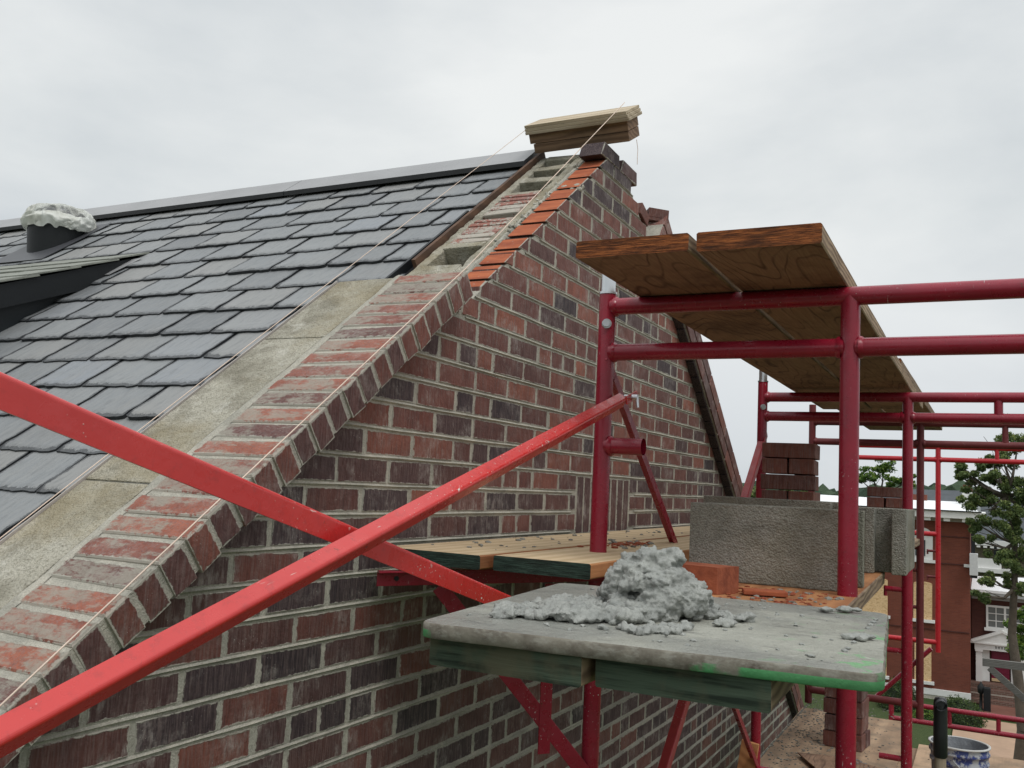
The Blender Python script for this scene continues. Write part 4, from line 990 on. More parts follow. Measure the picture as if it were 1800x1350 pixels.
# broken orange brick beside the mortar heap
bb = bmesh.new(); bmesh.ops.create_cube(bb, size=1)
m = MB()
poly = [(-.095, -.028), (-.05, -.028), (-.04, -.012), (-.018, -.006), (.0, -.012), (.012, -.028), (.02, -.028), (.095, -.028), (.095, .026), (-.095, .028)]
rb = Matrix.Rotation(R(72), 3, 'Z')
prof = [rb @ Vector((x, -.04, z))+Vector((2.02, .56, -.182)) for x, z in [(-.075, -.028), (-.052, -.028), (-.046, -.010), (-.028, -.003), (-.010, -.013), (-.006, -.028), (.095, -.028), (.095, .026), (-.075, .028)]]
m.extr(prof, rb @ Vector((0, .085, 0)), (.95, 0, .9)); 
t = NT('orange broken brick'); n_ = t.noise(30, 5, .6); t.col(t.mix(t.ramp(n_, [(.35, 0), (.7, 1)]), (.36, .115, .06), (.2, .06, .035))); t.rough(.9, .2); t.bump(t.noise(120, 4), .002, .8); M['ob'] = t.m
tag(m.build('broken_brick', M['ob']), 'orange brick with a broken notch beneath, between mortar heap and grey block', 'brick')

# ------------------------------------------------------------------ stacks of loose bricks
BL, BW, BH = .195, .090, .0555
words = ['bottom', 'second lowest', 'third lowest', 'fourth lowest', 'fourth from top', 'third from top', 'second from top', 'top']
def stack(cx, cy_, z0, courses, label, grp, mat, ang=0, pitch=.0595, bh=BH, hide=0):
    rz_ = Matrix.Rotation(ang, 3, 'Z')
    for k in range(courses):
        fromtop = courses-1-k
        cw = {0: 'top', 1: 'second', 2: 'third', 3: 'fourth', 4: 'fifth', 5: 'sixth', 6: 'seventh'}[fromtop]
        if k % 2 == 0:   # a long stretcher in front, headers at the back
            spots = [((0, 0), 90, 'front stretcher'), ((.095, -.05), 0, 'rear left header'), ((.095+.05, .052), 0, 'rear right header')]
            spots = [((0, 0), 90, 'front brick'), ((.098, 0), 90, 'rear brick')]
        else:
            spots = [((.048, -.0490), 0, 'right-hand brick'), ((.048, .0490), 0, 'left-hand brick')]
        for (p, a, wd) in spots:
            m = MB(); c = Vector((0, 0, 0)); rot = rz_ @ Matrix.Rotation(R(a)+rnd.uniform(-.05, .05), 3, 'Z')
            m.cbox((0, 0, 0), (BL, BW, bh), None, .003, (rnd.uniform(.3, .75), rnd.random(), .9), 0, .0015)
            o = m.build('brick', mat); off = rz_ @ Vector((p[0]+rnd.uniform(-.004, .004), p[1]+rnd.uniform(-.004, .004), 0))
            o.location = (cx+off.x, cy_+off.y, z0+k*pitch+bh/2+.0005); o.rotation_euler = rot.to_euler()
            tag(o, ('%s, %s course down, %s' % (wd, cw, label)) if fromtop else ('%s on top of the %s' % (wd, label)), 'brick', grp)
stack(3.62, .665, -.2105, 7, 'tall brick stack behind the grey block', 'bricks of the tall stack', M['old_brick'], R(4))
stack(5.62, .50, -.2105, 5, 'short brick stack right of the red leg', 'bricks of the short stack', M['old_brick'], R(0))
stack(5.28, .665, -1.2795, 4, 'dusty brick stack on the lower deck', 'bricks stacked on the lower deck', M['old_brick2'], R(-4), .083, .078)

# ------------------------------------------------------------------ lower deck
DZ = -1.28
m = MB(); m.cbox((5.15, .70, DZ-.010), (1.9, .60, .019), Matrix.Rotation(R(1.0), 3, 'Z'), .002, (.6, 0, 1)); tag(m.build('plywood_sheet', M['ply']), 'dirty plywood sheet under the dusty brick stack on the lower deck', 'plywood')
m = MB(); m.cbox((4.72, .03, DZ-.012), (1.8, .60, .019), Matrix.Rotation(R(0), 3, 'Z'), .002, (.9, 0, 1)); tag(m.build('plywood_sheet', M['ply']), 'cleaner plywood sheet under the blue pail', 'plywood')
for i in range(4):
    yy = .86-.25*i; m = MB(); m.cbox((4.75, yy, DZ-.042), (1.7, .235, .038), None, .003, (rnd.random(), 0, 1))
    tag(m.build('deck_plank', M['ply']), ['deck plank under the lower platform, nearest the wall', 'deck plank under the lower platform, second from the wall', 'deck plank under the lower platform, third from the wall', 'deck plank under the lower platform, farthest from the wall'][i], 'plank')
crumbs('mortar_droppings', 1500, lambda r: (r.uniform(4.3, 6.4), min(1.0, max(.35, r.gauss(.85, .17)))), DZ, .0055, M['debris'], 'grey mortar droppings on the lower deck along the wall', 31, .45)
crumbs('mortar_specks', 60, lambda r: (r.uniform(4.2, 5.4), r.uniform(-.25, .3)), DZ-.002, .006, M['underlay'], 'dark specks scattered on the cleaner plywood sheet', 32, .35)
m = MB(); m.cbox((4.85, .63, DZ+.012), (.34, .30, .006), Matrix.Rotation(.5, 3, 'Z') @ Matrix.Rotation(.06, 3, 'X'), .001, (.3, 0, 1)); tag(m.build('wood_scrap', M['plank_top']), 'thin brown plywood scrap lying on the lower deck', 'wood scrap')
m = MB(); m.cbox((4.66, .50, DZ+.020), (.42, .22, .007), Matrix.Rotation(-.3, 3, 'Z') @ Matrix.Rotation(-.05, 3, 'Y'), .001, (.8, 0, 1)); tag(m.build('wood_scrap', M['plank_top']), 'larger brown scrap board near the metal tie strip', 'wood scrap')
m = MB()
for i in range(16):
    for j in range(4):
        m.cbox((4.98-.030*i+.012*(j % 2), .60-.026*i+.018*j, DZ+.032+.002*math.sin(i)), (.016, .011, .002), Matrix.Rotation(.7, 3, 'Z') @ Matrix.Rotation(.3*math.sin(i*1.7+j), 3, 'X'), .0003)
m.path([(4.98-.030*i, .595-.026*i, DZ+.029) for i in range(17)], .002, 6); m.path([(4.99-.030*i, .655-.026*i, DZ+.029) for i in range(17)], .002, 6)
tag(m.build('metal_tie_strip', M['zinc']), 'shiny perforated metal strip lying on the lower deck', 'metal strip')
m = MB(); m.cbox((4.20, .935, -1.20), (.02, .075, .28), Matrix.Rotation(R(8), 3, 'X'), .003, (.9, 0, 1)); tag(m.build('toe_board', M['plank_orange']), 'upright orange board end by the foot of the second scaffold frame', 'board')

# paint pail
pc = Vector((4.67, .112, DZ)); pl_ = empty('blue_pail', pc, 'mortar splashed blue pail standing open on the plywood', 'bucket')
t = NT('splashed blue plastic'); n_ = t.noise(16, 6, .7); n2_ = t.noise(60, 4, .7)
mk = t.ramp(t.math('ADD', t.math('MULTIPLY', n_, .7), t.math('MULTIPLY', n2_, .3)), [(.47, 0), (.53, 1)])
t.col(t.mix(mk, (.028, .045, .19), (.38, .39, .41))); t.rough(t.mix(mk, (.35,)*3, (.9,)*3), .4); t.bump(mk, .002, .6); M['pail'] = t.m
M['pail_in'] = m_flat('dried mortar lining', (.32, .34, .36), .85, .3, 0, .6, 20, .004)
m = MB(); m.lathe([(0, .002), (.098, .0), (.102, .01), (.112, .165), (.119, .168), (.1195, .176), (.114, .180), (.116, .205), (.122, .208), (.1225, .216), (.116, .221), (.117, .238)], Matrix.Translation(pc), 40); m.build('pail_body', M['pail'], pl_)
m = MB(); m.lathe([(.117, .238), (.1245, .240), (.1250, .246), (.118, .2475), (.1145, .244)], Matrix.Translation(pc), 40, mat=0); m.build('rim', m_flat('pale rim', (.6, .6, .58), .6), pl_)
m = MB(); m.lathe([(.1148, .2445), (.108, .06), (0, .055)], Matrix.Translation(pc), 40); m.build('lining', M['pail_in'], pl_)
m = MB(); m.path([pc+Vector((.121*math.cos(a), .121*math.sin(a)*1.0-.0, .195-.10*math.sin((a-R(170))/R(140)*math.pi))) for a in [R(170+140*i/14) for i in range(15)]], .002, 6); m.build('handle', M['zinc'], pl_)
# tool pole with black grip
pp = Vector((3.2, .132, DZ-.020)); tp = empty('hoe_handle', pp, 'upright tool handle with a black grip over pale wood, left of the blue pail', 'tool')
lean = Vector((.0, -.004, 0))
m = MB(); m.tube(pp+Vector((0, 0, .04)), pp+lean+Vector((0, 0, .55)), .0165, 20); m.build('shaft', m_wood('pale shaft wood', (.55, .45, .33), (.42, .33, .23), 'Z', 10, (.3, .22, .15), .3), tp)
m = MB(); m.lathe([(.0168, .54), (.0205, .545), (.0200, .62), (.0195, .68), (.020, .695), (.0185, .708), (.0145, .716), (.0, .7165)], Matrix.Translation(pp+lean), 24); m.build('grip', m_flat('scuffed black rubber', (.018, .019, .02), .35, .5, 0, .3, 40, .001), tp)
m = MB(); m.tube(pp+lean+Vector((-.018, 0, .700)), pp+lean+Vector((-.029, -.004, .697)), .0165, 20, cap=False); m.tube(pp+lean+Vector((-.012, 0, .700)), pp+lean+Vector((-.020, 0, .699)), .012, 16); m.build('grip_cap', m_flat('worn grey rubber cap', (.07, .072, .08), .45), tp)
m = MB(); m.cbox(pp+Vector((.05, 0, .03)), (.10, .16, .004), None, .001); m.build('blade', M['zinc'], tp)

# ------------------------------------------------------------------ houses across the yard
M['bk_far'] = None
def far_brick(name, c1, c2, mort, bw=.22, rh=.075):
    t = NT(name); bt = t.n('ShaderNodeTexBrick'); bt.inputs['Scale'].default_value = 1; bt.inputs['Brick Width'].default_value = bw; bt.inputs['Row Height'].default_value = rh
    bt.inputs['Mortar Size'].default_value = .008; bt.inputs['Color1'].default_value = (*c1, 1); bt.inputs['Color2'].default_value = (*c2, 1); bt.inputs['Mortar'].default_value = (*mort, 1)
    x = t.sepxyz(t.obj); t.l(t.comb(t.math('ADD', x[0], x[1]), x[2], 0), bt.inputs['Vector'])
    n_ = t.noise(.8, 5, .65); c = t.mix(t.math('MULTIPLY', t.ramp(n_, [(.4, 0), (.7, 1)]), .4), bt.outputs[0], (.07, .03, .022))
    t.col(c); t.rough(.9, .2); return t.m
FB = far_brick('red house brick', (.20, .062, .040), (.16, .05, .034), (.17, .07, .05))
FB2 = far_brick('dark house brick', (.095, .035, .028), (.075, .028, .024), (.08, .04, .035))
WHT = m_flat('white trim paint', (.74, .74, .72), .6, .3, 0, .15, 2)
WROOF = m_flat('white roof membrane', (.85, .86, .87), .5, .3, 0, .08, 1)
GRY = m_flat('grey shingles', (.10, .11, .12), .9, .2, 0, .5, 1.2, .02)
GLS = m_flat('dark window glass', (.05, .06, .07), .1, .8)
t = NT('strand board'); v_ = t.vor(26, t.mapv((1, .6, 1)), out=1); hs = t.sepxyz(v_)
t.col(t.ramp(hs[0], [(0, (.62, .42, .22)), (.5, (.72, .52, .30)), (1, (.5, .32, .16))])); t.rough(.8, .2); OSB = t.m
HX = 47.0
h1 = empty('town_house', (HX+5, 4.3, GZ), 'red brick house with white roof edge and boarded windows across the yard', 'house')
m = MB(); m.box((HX+5, (.68+8.6)/2, (GZ-.45)/2+.0), (10, 8.6-.68, -.45-GZ)); m.build('wall', FB, h1)
m = MB(); m.box((HX+4.85, 4.5, -.42), (11.1, 8.9, .30)); m.box((HX+5, 4.6, -.66), (10.2, 8.1, .16), mat=1)
for yy in (.85, 1.6, 2.4, 3.2, 4.0, 4.8): m.box((HX-.45, yy, -.64), (.3, .26, .16))
m.build('cornice', [WHT, m_flat('grey frieze', (.36, .35, .33), .8)], h1)
m = MB(); 
for (ya, yb, za) in ((.25, 8.8, -.20),):
    m.add([(HX-.75, ya, -.262), (HX-.75, yb, -.262), (HX+1.2, yb, .22), (HX+1.2, ya+.6, .14), (HX+11, yb, .22), (HX+11, ya+.6, .22)], [(0, 1, 2, 3), (3, 2, 4, 5)])
    m.box((HX-.76, 4.5, -.245), (.06, 8.6, .05), mat=1)
rf = m.build('roof', [WROOF, M['black']], h1)
m = MB(); m.cbox((HX+1.0, .80, .28), (.6, .42, .75), None, .02); m.box((HX+1.0, .80, .74), (.62, .44, .18), mat=1)
for yy in (.7, .9): m.tube((HX+1, yy, .8), (HX+1, yy, .98), .08, 10, mat=1)
m.build('chimney', [WHT, FB], rf)
m = MB(); m.box((HX+3.0, 3.2, .25), (.6, 1.2, .4), mat=1); m.build('chimney', [WHT, FB], rf)
def win(X, ya, yb, za, zb, fill, parent, sill=True, arch=0, head=None, frame=WHT, mull=0):
    m = MB(); y0, y1 = min(ya, yb), max(ya, yb); z0, z1 = min(za, zb), max(za, zb)
    m.box((X-.02, (y0+y1)/2, (z0+z1)/2), (.06, y1-y0, z1-z0))
    if arch:
        pts_ = [(X-.05, y0, z1-.005)]+[(X-.05, (y0+y1)/2+(y1-y0)/2*math.cos(math.pi-math.pi*i/12), z1+arch*math.sin(math.pi*i/12)) for i in range(1, 12)]+[(X-.05, y1, z1-.005)]
        m.extr(pts_, (.06, 0, 0))
    w = m.build('window', fill, parent)
    if sill:
        m = MB(); m.box((X-.07, (y0+y1)/2, z0-.07), (.18, y1-y0+.24, .13)); m.build('sill', WHT, w)
    if head: 
        m = MB(); m.box((X-.04, (y0+y1)/2, z1+.05), (.1, y1-y0+.16, .12)); m.build('head_trim', WHT, w)
    if mull:
        m = MB(); fw = .07
        for yy in (y0, y1, (y0+y1)/2): m.box((X-.06, yy, (z0+z1)/2), (.07, fw*1.3, z1-z0+fw))
        for zz in (z0, z1): m.box((X-.062, (y0+y1)/2, zz), (.07, y1-y0, fw*1.3))
        q = (y1-y0)/4
        for yy in (y0+q, y1-q): m.box((X-.055, yy, (z0+z1)/2), (.04, .035, z1-z0))
        for k in (1, 2): m.box((X-.056, (y0+y1)/2, z0+(z1-z0)*k/3), (.04, y1-y0, .035))
        m.build('frame', frame, w)
    return w
for (ya, yb) in ((2.22, 3.0), (4.10, 5.2)):
    win(HX, ya, yb, -3.62, -5.20, OSB, h1, arch=.10)
    win(HX, ya+.03, yb-.05, -6.30, -7.92, OSB, h1, arch=.08)
# upper window with white arched head, half open frame
for ya in (2.2, 4.3):
    w = win(HX, ya, ya+.85, -1.5, -2.52, WHT, h1, arch=.42)
    m = MB(); m.box((HX-.062, ya+.52, -2.0), (.05, .42, .72)); m.build('pane', GLS, w)
m = MB(); m.box((HX-.05, 3.6, GZ+.32), (.14, 5.9, .26)); m.build('base_band', WHT, h1)
m = MB(); m.box((HX-.02, 4.1, GZ+.10), (.16, 6.9, .22)); m.build('stone_base', m_flat('pale rubble stone', (.5, .48, .4), .9, .2, 0, .6, 3, .03), h1)
m = MB(); 
for z in (-1.42, -2.64, -5.62):
    m = MB(); m.box((HX-.01, 3.0, z), (.05, 4.6, .05)); m.build('belt_course', FB2, h1)
m = MB(); m.cbox((HX-.4, .52, -2.55), (.7, .33, .95), None, .02); m.box((HX-.4, .52, -3.08), (.6, .28, .12), mat=1); m.build('wall_box', [m_flat('pale grey box', (.55, .56, .56), .6), M['black']], h1)
m = MB(); m.box((HX-.1, .55, -1.35), (.25, .16, 1.5)); m.build('downpipe', M['black'], h1)
m = MB(); m.box((HX-.05, .80, -2.66), (.12, .24, .13)); m.build('corner_stone', WHT, h1)

WX = 49.0
h2 = empty('entry_wing', (WX+4, -2.2, GZ), 'dark brick wing with white pedimented entry and maroon door, right of the boarded house', 'house')
m = MB(); m.box((WX+4, -2.4, (GZ-4.05)/2), (8, 6.1, -4.05-GZ)); m.build('wall', FB2, h2)
m = MB(); m.add([(WX-.55, .66, -3.78), (WX-.55, -5.5, -3.78), (WX+5, -5.5, -3.25), (WX+5, .66, -3.55)], [(0, 1, 2, 3)]); m.box((WX+1.4, -2.4, -3.84), (3.9, 6.1, .1)); m.build('roof', WROOF, h2)
m = MB(); m.box((WX-.28, -2.4, -3.97), (.5, 6.1, .16)); m.box((WX-.04, -2.4, -4.14), (.12, 6.1, .2))
for i in range(10): m.cbox((WX-.30, .25-.36*i, -4.07), (.3, .1, .07), None, .01)
m.build('cornice', m_flat('grey cornice', (.38, .39, .39), .7), h2)
win(WX, .0, -1.45, -4.52, -5.50, m_flat('pale window panes', (.16, .17, .17), .2, .6), h2, mull=1)
pf = MB(); pf.box((WX-.2, -.53, -6.32), (.5, 2.1, .30)); pf.extr([(WX-.5, .62, -6.14), (WX-.5, -1.70, -6.14), (WX-.5, -.60, -5.62)], (.45, 0, 0)); pf.box((WX-.22, -.54, -6.17), (.62, 2.45, .07))
pf.extr([(WX-.56, .66, -6.10), (WX-.56, -.60, -5.53), (WX-.56, -.60, -5.64), (WX-.56, .58, -6.16)], (.6, 0, 0)); pf.extr([(WX-.56, -1.80, -6.10), (WX-.56, -.60, -5.53), (WX-.56, -.60, -5.64), (WX-.56, -1.72, -6.16)], (.6, 0, 0))
for yy in (.34, -1.42): pf.box((WX-.2, yy, -7.2), (.4, .26, 1.62)); pf.box((WX-.22, yy, -6.52), (.46, .32, .1))
for yy in (.08, -1.12): pf.box((WX-.05, yy, -7.2), (.12, .34, 1.5))
pf.build('door_surround', WHT, h2)
m = MB(); m.cbox((WX-.05, -.53, -7.06), (.1, .72, 1.38), None, .01)
for (yy, zz) in ((-.35, -6.75), (-.71, -6.75), (-.35, -7.3), (-.71, -7.3)): m.cbox((WX-.105, yy, zz), (.02, .24, .38), None, .008)
dr = m.build('door', m_flat('maroon door paint', (.16, .008, .035), .4, .4, 0, .1), h2)
m = MB(); m.box((WX-.11, -.53, -7.80), (.06, .72, .13)); m.build('kick_plate', m_flat('tan kick plate', (.62, .45, .26), .5), dr)
m = MB(); m.tube((WX-.14, -.25, -7.1), (WX-.10, -.25, -7.1), .03, 10); m.build('handle', M['zinc'], dr)
# street number: small dark figures on the frieze, not legible at this size
m = MB()
for yy, bars in ((-.33, 'E'), (-.45, 'F'), (-.57, 'O'), (-.69, 'H')):
    m.box((WX-.455, yy, -6.32), (.012, .02, .10)); m.box((WX-.455, yy-.045, -6.32), (.012, .02, .10)); m.box((WX-.456, yy-.022, -6.275), (.012, .05, .018))
m.build('house_number', M['black'], h2)
m = MB()
for i in range(4): m.box((WX-.6-.35*i, -1.3, -7.95-.17*i-.06), (.6, 4.0-.0*i, .19))
m.box((WX-.25, -1.3, -8.0), (.9, 3.9, .18))
m.build('entry_steps', far_brick('step brick', (.16, .09, .07), (.12, .065, .05), (.22, .19, .16)), h2)
wk = MB(); wk.box((45.9, -2.4, GZ+.075), (3.2, 5.4, .03)); tag(wk.build('path', far_brick('brick paving', (.2, .085, .06), (.15, .06, .045), (.2, .16, .13), .2, .1)), 'red brick path before the entry steps', kind='structure')
# dark lantern posts beside the entry
lp = empty('lantern_post', (45.5, .25, GZ), 'black ornamental post with ivy beside the house corner', 'lamp post')
m = MB(); m.lathe([(.16, 0), (.16, .1), (.07, .14), (.06, .75), (.13, .8), (.15, 1.05), (.04, 1.2), (0, 1.3)], Matrix.Translation((45.5, .25, GZ)), 10); m.cbox((45.5, .02, GZ+.55), (.35, .28, 1.0), None, .04); m.build('post', M['black'], lp)

# far roofs and houses
h3 = empty('far_house', (72, -.8, GZ), 'pale far house with white porch and dark slate roof behind the tree', 'house')
m = MB(); m.box((74, -1.2, -5.6), (6, 5.2, 6.2)); m.build('wall', m_flat('olive brown siding', (.16, .14, .10), .9, .2, 0, .3, 1), h3)
m = MB(); m.box((70.4, -.5, -2.35), (1.4, 2.9, .35)); m.box((70.4, -.4, -4.15), (1.5, 2.5, .28)); m.box((69.9, -.1, -3.7), (.1, 1.5, .65))
for i in range(7): m.box((69.8, .9-.4*i, -2.62), (.2, .22, .12))
m.build('porch', WHT, h3)
m = MB(); m.add([(70, 1.2, -2.2), (70, -3.6, -2.2), (75, -3.6, .3), (75, 1.2, .3)], [(0, 1, 2, 3)]); m.build('roof', GRY, h3)
m = MB(); m.box((70.98, -.75, -3.1), (.06, .65, 1.1)); m.build('window', GLS, h3)
m = MB(); m.box((70.98, -.3, -5.3), (.06, .9, 1.2)); m.build('window', GLS, h3)
h4 = empty('far_house', (82, 3, GZ), 'far house showing only its grey shingle roof behind the white roof', 'house')
m = MB(); m.box((83, 3.5, -4.5), (8, 9.5, 8.3)); m.build('wall', FB2, h4)
m = MB(); m.add([(78.5, 8.4, -.3), (78.5, -1.4, -.3), (83, -1.4, 1.25), (83, 8.4, 1.12)], [(0, 1, 2, 3)]); m.add([(87, 8.4, -.3), (87, -1.4, -.3), (83, -1.4, 1.25), (83, 8.4, 1.12)], [(0, 1, 2, 3)]); m.build('roof', GRY, h4)
h5 = empty('far_house', (95, -8, GZ), 'long far house with a pale grey roof at the right edge behind the big tree', 'house')
m = MB(); m.box((97, -5, -5.3), (8, 12, 6.8)); m.build('wall', m_flat('grey siding', (.3, .3, .3), .9), h5)
m = MB(); m.add([(92, 1.4, -2.2), (92, -11.5, -2.2), (97, -11.5, 1.0), (97, 1.4, 1.0)], [(0, 1, 2, 3)]); m.build('roof', m_flat('blue grey shingles', (.15, .16, .18), .9, .2, 0, .5, 1), h5)
m = MB(); m.cbox((62, 1.0, -.15), (.5, 1.35, .30), None, .03); m.box((62, 1.0, -4.4), (.3, .3, 8.2))
tag(m.build('rooftop_unit', m_flat('pale metal cabinet', (.5, .53, .54), .5)), 'pale metal cabinet on a post behind the white roof corner', 'cabinet')

# ------------------------------------------------------------------ vegetation
def leafmat(name, c1, c2, c3):
    t = NT(name); a = t.attr(); n_ = t.noise(1.3, 3)
    c = t.ramp(a[0], [(0, c1), (.55, c2), (1, c3)]); t.col(c); t.rough(.55, .35)
    ts = t.n('ShaderNodeBsdfTranslucent'); t.l(c, ts.inputs[0]); mx = t.n('ShaderNodeMixShader'); mx.inputs[0].default_value = .25
    t.l(t.b.outputs[0], mx.inputs[1]); t.l(ts.outputs[0], mx.inputs[2]); t.l(mx.outputs[0], t.o.inputs[0]); return t.m
LG = leafmat('tree leaves', (.07, .11, .045), (.15, .21, .07), (.34, .38, .13))
LG2 = leafmat('fresh leaves', (.04, .085, .02), (.10, .19, .03), (.32, .40, .06))
LH = leafmat('hedge leaves', (.02, .04, .014), (.05, .085, .022), (.13, .19, .05))
BARK = m_flat('grey brown bark', (.12, .10, .08), .9, .2, 0, .6, 6, .03)
def leaves(m, c, rad, n, size, r4, shell=.5):
    for i in range(n):
        d = Vector((r4.gauss(0, 1), r4.gauss(0, 1), r4.gauss(0, 1))).normalized(); k = r4.random()**shell
        p = Vector(c)+Vector((d.x*rad[0]*k, d.y*rad[1]*k, d.z*rad[2]*k)); s = size*r4.uniform(.6, 1.35)
        q = Vector((r4.gauss(0, 1), r4.gauss(0, 1), r4.gauss(0, 1)+.6)).normalized().to_track_quat('Z', 'Y') @ Matrix.Rotation(r4.uniform(0, 6.28), 3, 'Z').to_quaternion()
        vs = [p+q @ Vector(v) for v in ((-s, 0, 0), (0, -s*.42, s*.1), (s, 0, 0), (0, s*.42, s*.1))]
        m.add(vs, [(0, 1, 2, 3)], (min(1, max(0, r4.gauss(.42+.25*d.z, .2))), 0, 1))
def tree(name, base, height, clumps, label, mat, leaf, per, limbs, seed, tr0=.2, group=None):
    r4 = random.Random(seed); e0 = empty(name, base, label, 'tree', group); b = Vector(base)
    m = MB(); pts_ = [b]; n = 7
    for i in range(1, n+1): pts_.append(b+Vector((limbs[0]*(i/n)**2+.08*math.sin(i*2.1), limbs[1]*(i/n)**2+.1*math.sin(i*1.7+1), height*.72*i/n)))
    for i in range(n): m.tube(pts_[i], pts_[i+1], tr0*(1-.75*i/n), 10, tr0*(1-.75*(i+1)/n), cap=False)
    for (c, rad) in clumps:
        c = Vector(c); best = min(pts_[2:], key=lambda p: (p-c).length); mid = (best+c)/2+Vector((r4.uniform(-.2, .2), r4.uniform(-.2, .2), -.15))
        m.tube(best, mid, tr0*.3, 7, tr0*.2, cap=False); m.tube(mid, c, tr0*.2, 7, tr0*.07, cap=False)
        for k in range(3):
            e_ = c+Vector((r4.gauss(0, rad[0]*.5), r4.gauss(0, rad[1]*.5), r4.gauss(0, rad[2]*.5))); m.tube(mid, e_, tr0*.08, 5, tr0*.03, cap=False)
    m.build('trunk', BARK, e0)
    m = MB()
    for (c, rad) in clumps:
        k = max(1, int(7*rad[0]*rad[2]/.4))
        for q in range(k+4):
            cc_ = Vector(c)+Vector((r4.gauss(0, rad[0]*.5), r4.gauss(0, rad[1]*.55), r4.gauss(0, rad[2]*.5)))
            leaves(m, cc_, (rad[0]*.42, rad[1]*.42, rad[2]*.36), per, leaf, r4)
    m.build('crown', mat, e0); return e0
bx_ = 30.0
cl = [((30, .55, .95), (.3, .3, .25)), ((30, .3, .15), (.35, .35, .3)), ((30, -.6, .2), (.4, .4, .4)), ((30, -.55, -1.2), (.3, .35, .4)), ((30, -.2, .85), (.3, .3, .3)), ((30, -.75, -2.0), (.3, .3, .35)), ((30, .75, 1.05), (.30, .3, .25)), ((30, .42, .75), (.35, .4, .3)), ((30.2, .1, .35), (.35, .4, .35)), ((30, -.35, 1.55), (.4, .4, .45)), ((30, -.8, 1.8), (.5, .5, .5)), ((30, -.15, 1.35), (.25, .3, .3)),
      ((30, -.1, -.1), (.45, .5, .4)), ((30.1, .25, -.5), (.28, .3, .3)), ((30, -.4, .7), (.35, .4, .4)), ((30, -.9, .9), (.4, .4, .5)), ((30, .15, -1.0), (.22, .3, .35)), ((30, .0, -1.9), (.25, .3, .3)), ((30, -.45, -.6), (.3, .3, .4)), ((30, -1.1, 0), (.4, .4, .8)), ((30, -1.1, -1.6), (.35, .4, .6)), ((30, .12, -2.5), (.2, .3, .25))]
tree('yard_tree', (30.3, -.80, GZ), 12.5, cl, 'tall loose tree at the right edge rising over the roofs', LG, .052, 260, (-.2, .25), 4, .20)
cl = [((36, -1.0, -3.75), (.5, .5, .45)), ((36, -.85, -4.3), (.5, .5, .45)), ((36, -1.35, -4.5), (.5, .5, .5)), ((36, -1.4, -3.6), (.5, .5, .4)), ((36, -.75, -4.0), (.3, .3, .3)), ((36, -1.0, -4.75), (.25, .3, .25))]
tree('yard_tree', (36, -1.45, GZ), 5.6, cl, 'small round fresh green tree hiding part of the entry window', LG2, .055, 170, (0, .2), 5, .10)
cl = [((54, 2.7, .45), (1.0, .9, .5)), ((54, 3.6, .9), (1.0, 1.0, .6)), ((54, 4.6, .5), (.9, .9, .45)), ((54, 5.4, .2), (.8, .8, .4)), ((54.3, 1.9, .3), (.6, .8, .4))]
cl = [((66, 6.7, 1.7), (.9, .7, .5)), ((66, 6.1, 2.2), (.8, .7, .6)), ((66, 5.3, 1.5), (.9, .6, .4)), ((66, 7.4, 1.3), (.7, .7, .4)), ((66, 4.6, 1.4), (.7, .5, .35))]
tree('background_tree', (66, 6.0, GZ), 13, cl, 'bushy tree beyond the white roof, seen above the short brick stack', LG2, .12, 60, (0, .2), 6, .25)
cl = [((60, 13.3, .35), (.9, .8, .45)), ((60, 12.7, -.1), (.8, .8, .5)), ((60, 14.2, .1), (.8, .8, .5)), ((60, 11.9, -.4), (.7, .7, .4)), ((60, 10.9, .2), (.6, .6, .6))]
tree('background_tree', (60, 13, GZ), 11.5, cl, 'dark tree just right of the far gable slope, low on the horizon', LG, .12, 70, (0, .2), 7, .25)
def bush(name, c, rad, label, mat, n, leaf, seed, grp=None):
    r4 = random.Random(seed); m = MB(); e0 = empty(name, (c[0], c[1], GZ), label, 'bush', grp)
    for i in range(n):
        u = Vector((r4.gauss(0, 1), r4.gauss(0, 1), abs(r4.gauss(0, 1)))).normalized(); k = .8+.2*r4.random()+.1*noise.noise(u*2.5+Vector((seed, 0, 0)))
        cc_ = Vector(c)+Vector((u.x*rad[0]*k, u.y*rad[1]*k, u.z*rad[2]*k)); leaves(m, cc_, (.12, .12, .09), 5, leaf, r4)
    m.build('foliage', mat, e0)
    m = MB(); bm = bmesh.new(); bmesh.ops.create_icosphere(bm, subdivisions=3, radius=1)
    for v in bm.verts: v.co = Vector((v.co.x*rad[0]*.85, v.co.y*rad[1]*.85, max(-.05, v.co.z)*rad[2]*.86))*(1+.12*noise.noise(v.co*3))
    m.bm(bm, Matrix.Translation(c)); m.build('stems', m_flat('dark inner stems', (.012, .02, .008), .95), e0); return e0
bush('hedge', (42.6, 1.0, GZ), (1.2, .95, 1.0), 'large clipped rounded bush before the boarded house, behind the pail', LH, 900, .045, 1)
bush('hedge', (43.4, 3.3, GZ), (1.0, .85, 1.25), 'taller bush left of the crimson leg before the house base', LH, 700, .045, 2)
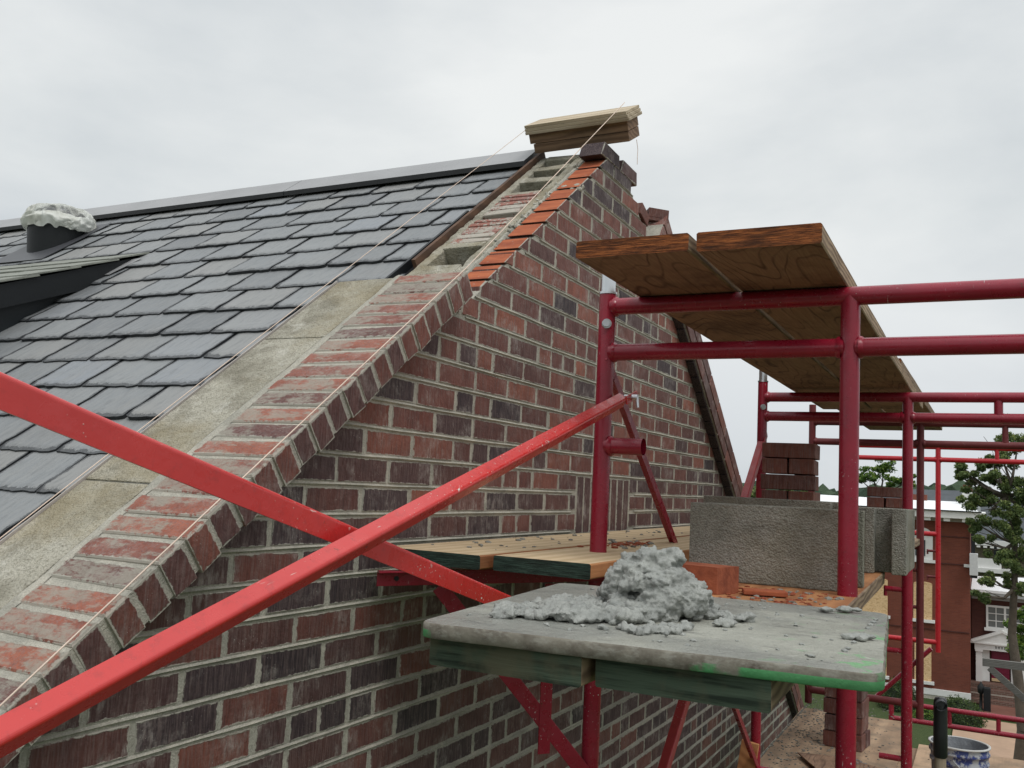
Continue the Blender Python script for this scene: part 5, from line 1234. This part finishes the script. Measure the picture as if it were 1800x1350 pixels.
bush('hedge', (42.0, 2.15, GZ), (.7, .55, .55), 'small pale bush between the two larger bushes', LG2, 420, .045, 3)
# horizon woods
m = MB(); r4 = random.Random(11)
for i in range(420):
    x = r4.uniform(190, 240); y = r4.uniform(-120, 190); h = 11.6+2.2*noise.noise(Vector((y*.05, 0, 0)))+r4.uniform(-.6, .6); s = r4.uniform(2.5, 4.5)
    bm = bmesh.new(); bmesh.ops.create_icosphere(bm, subdivisions=2, radius=s)
    o = Vector((i*3.3, 0, 0))
    for v in bm.verts: v.co *= 1+.45*noise.noise(v.co/s*2.6+o)
    m.bm(bm, Matrix.Translation((x, y, GZ+h-s)), (r4.uniform(0, .6), 0, 1))
for i in range(70):
    y = -120+i*4.5; m.box((205, y, GZ+4), (6, 4.6, 8+.8*math.sin(i)), col=(.1, 0, 1))
t = NT('distant foliage'); a_ = t.attr(); t.col(t.ramp(a_[0], [(0, (.05, .08, .055)), (1, (.10, .14, .08))])); t.rough(.95, .1); t.bump(t.noise(2, 5, .7), .6, 1)
tag(m.build('distant_woods', t.m), 'line of distant woods on the horizon beyond the roofs', kind='stuff', cat='woods')
# grey timber guardrail on the lower scaffold
gr = empty('timber_guardrail', (12, -.3, GZ), 'weathered grey timber rail with a diagonal brace before the maroon door', 'railing')
TW = m_wood('weathered grey timber', (.2, .195, .18), (.11, .105, .095), 'Y', 20, (.06, .055, .05), .4)
m = MB(); m.cbox((12, -.75, -1.735), (.04, 1.6, .085), Matrix.Rotation(R(0), 3, 'X'), .003, (.5, 0, 1)); m.build('rail', TW, gr)
a = Vector((12.0, -.02, -1.79)); b_ = Vector((12.0, -.62, -2.30)); d = (b_-a).normalized(); m = MB(); m.cbox((a+b_)/2, ((b_-a).length, .038, .07), axis_rot(d, Vector((1, 0, 0)), d.cross(Vector((1, 0, 0)))), .003, (.3, 0, 1)); m.build('diagonal_brace', TW, gr)
m = MB(); m.cbox((12.03, -.66, (GZ-1.7)/2), (.04, .09, -1.7-GZ), None, .003, (.4, 0, 1)); m.build('post', TW, gr)
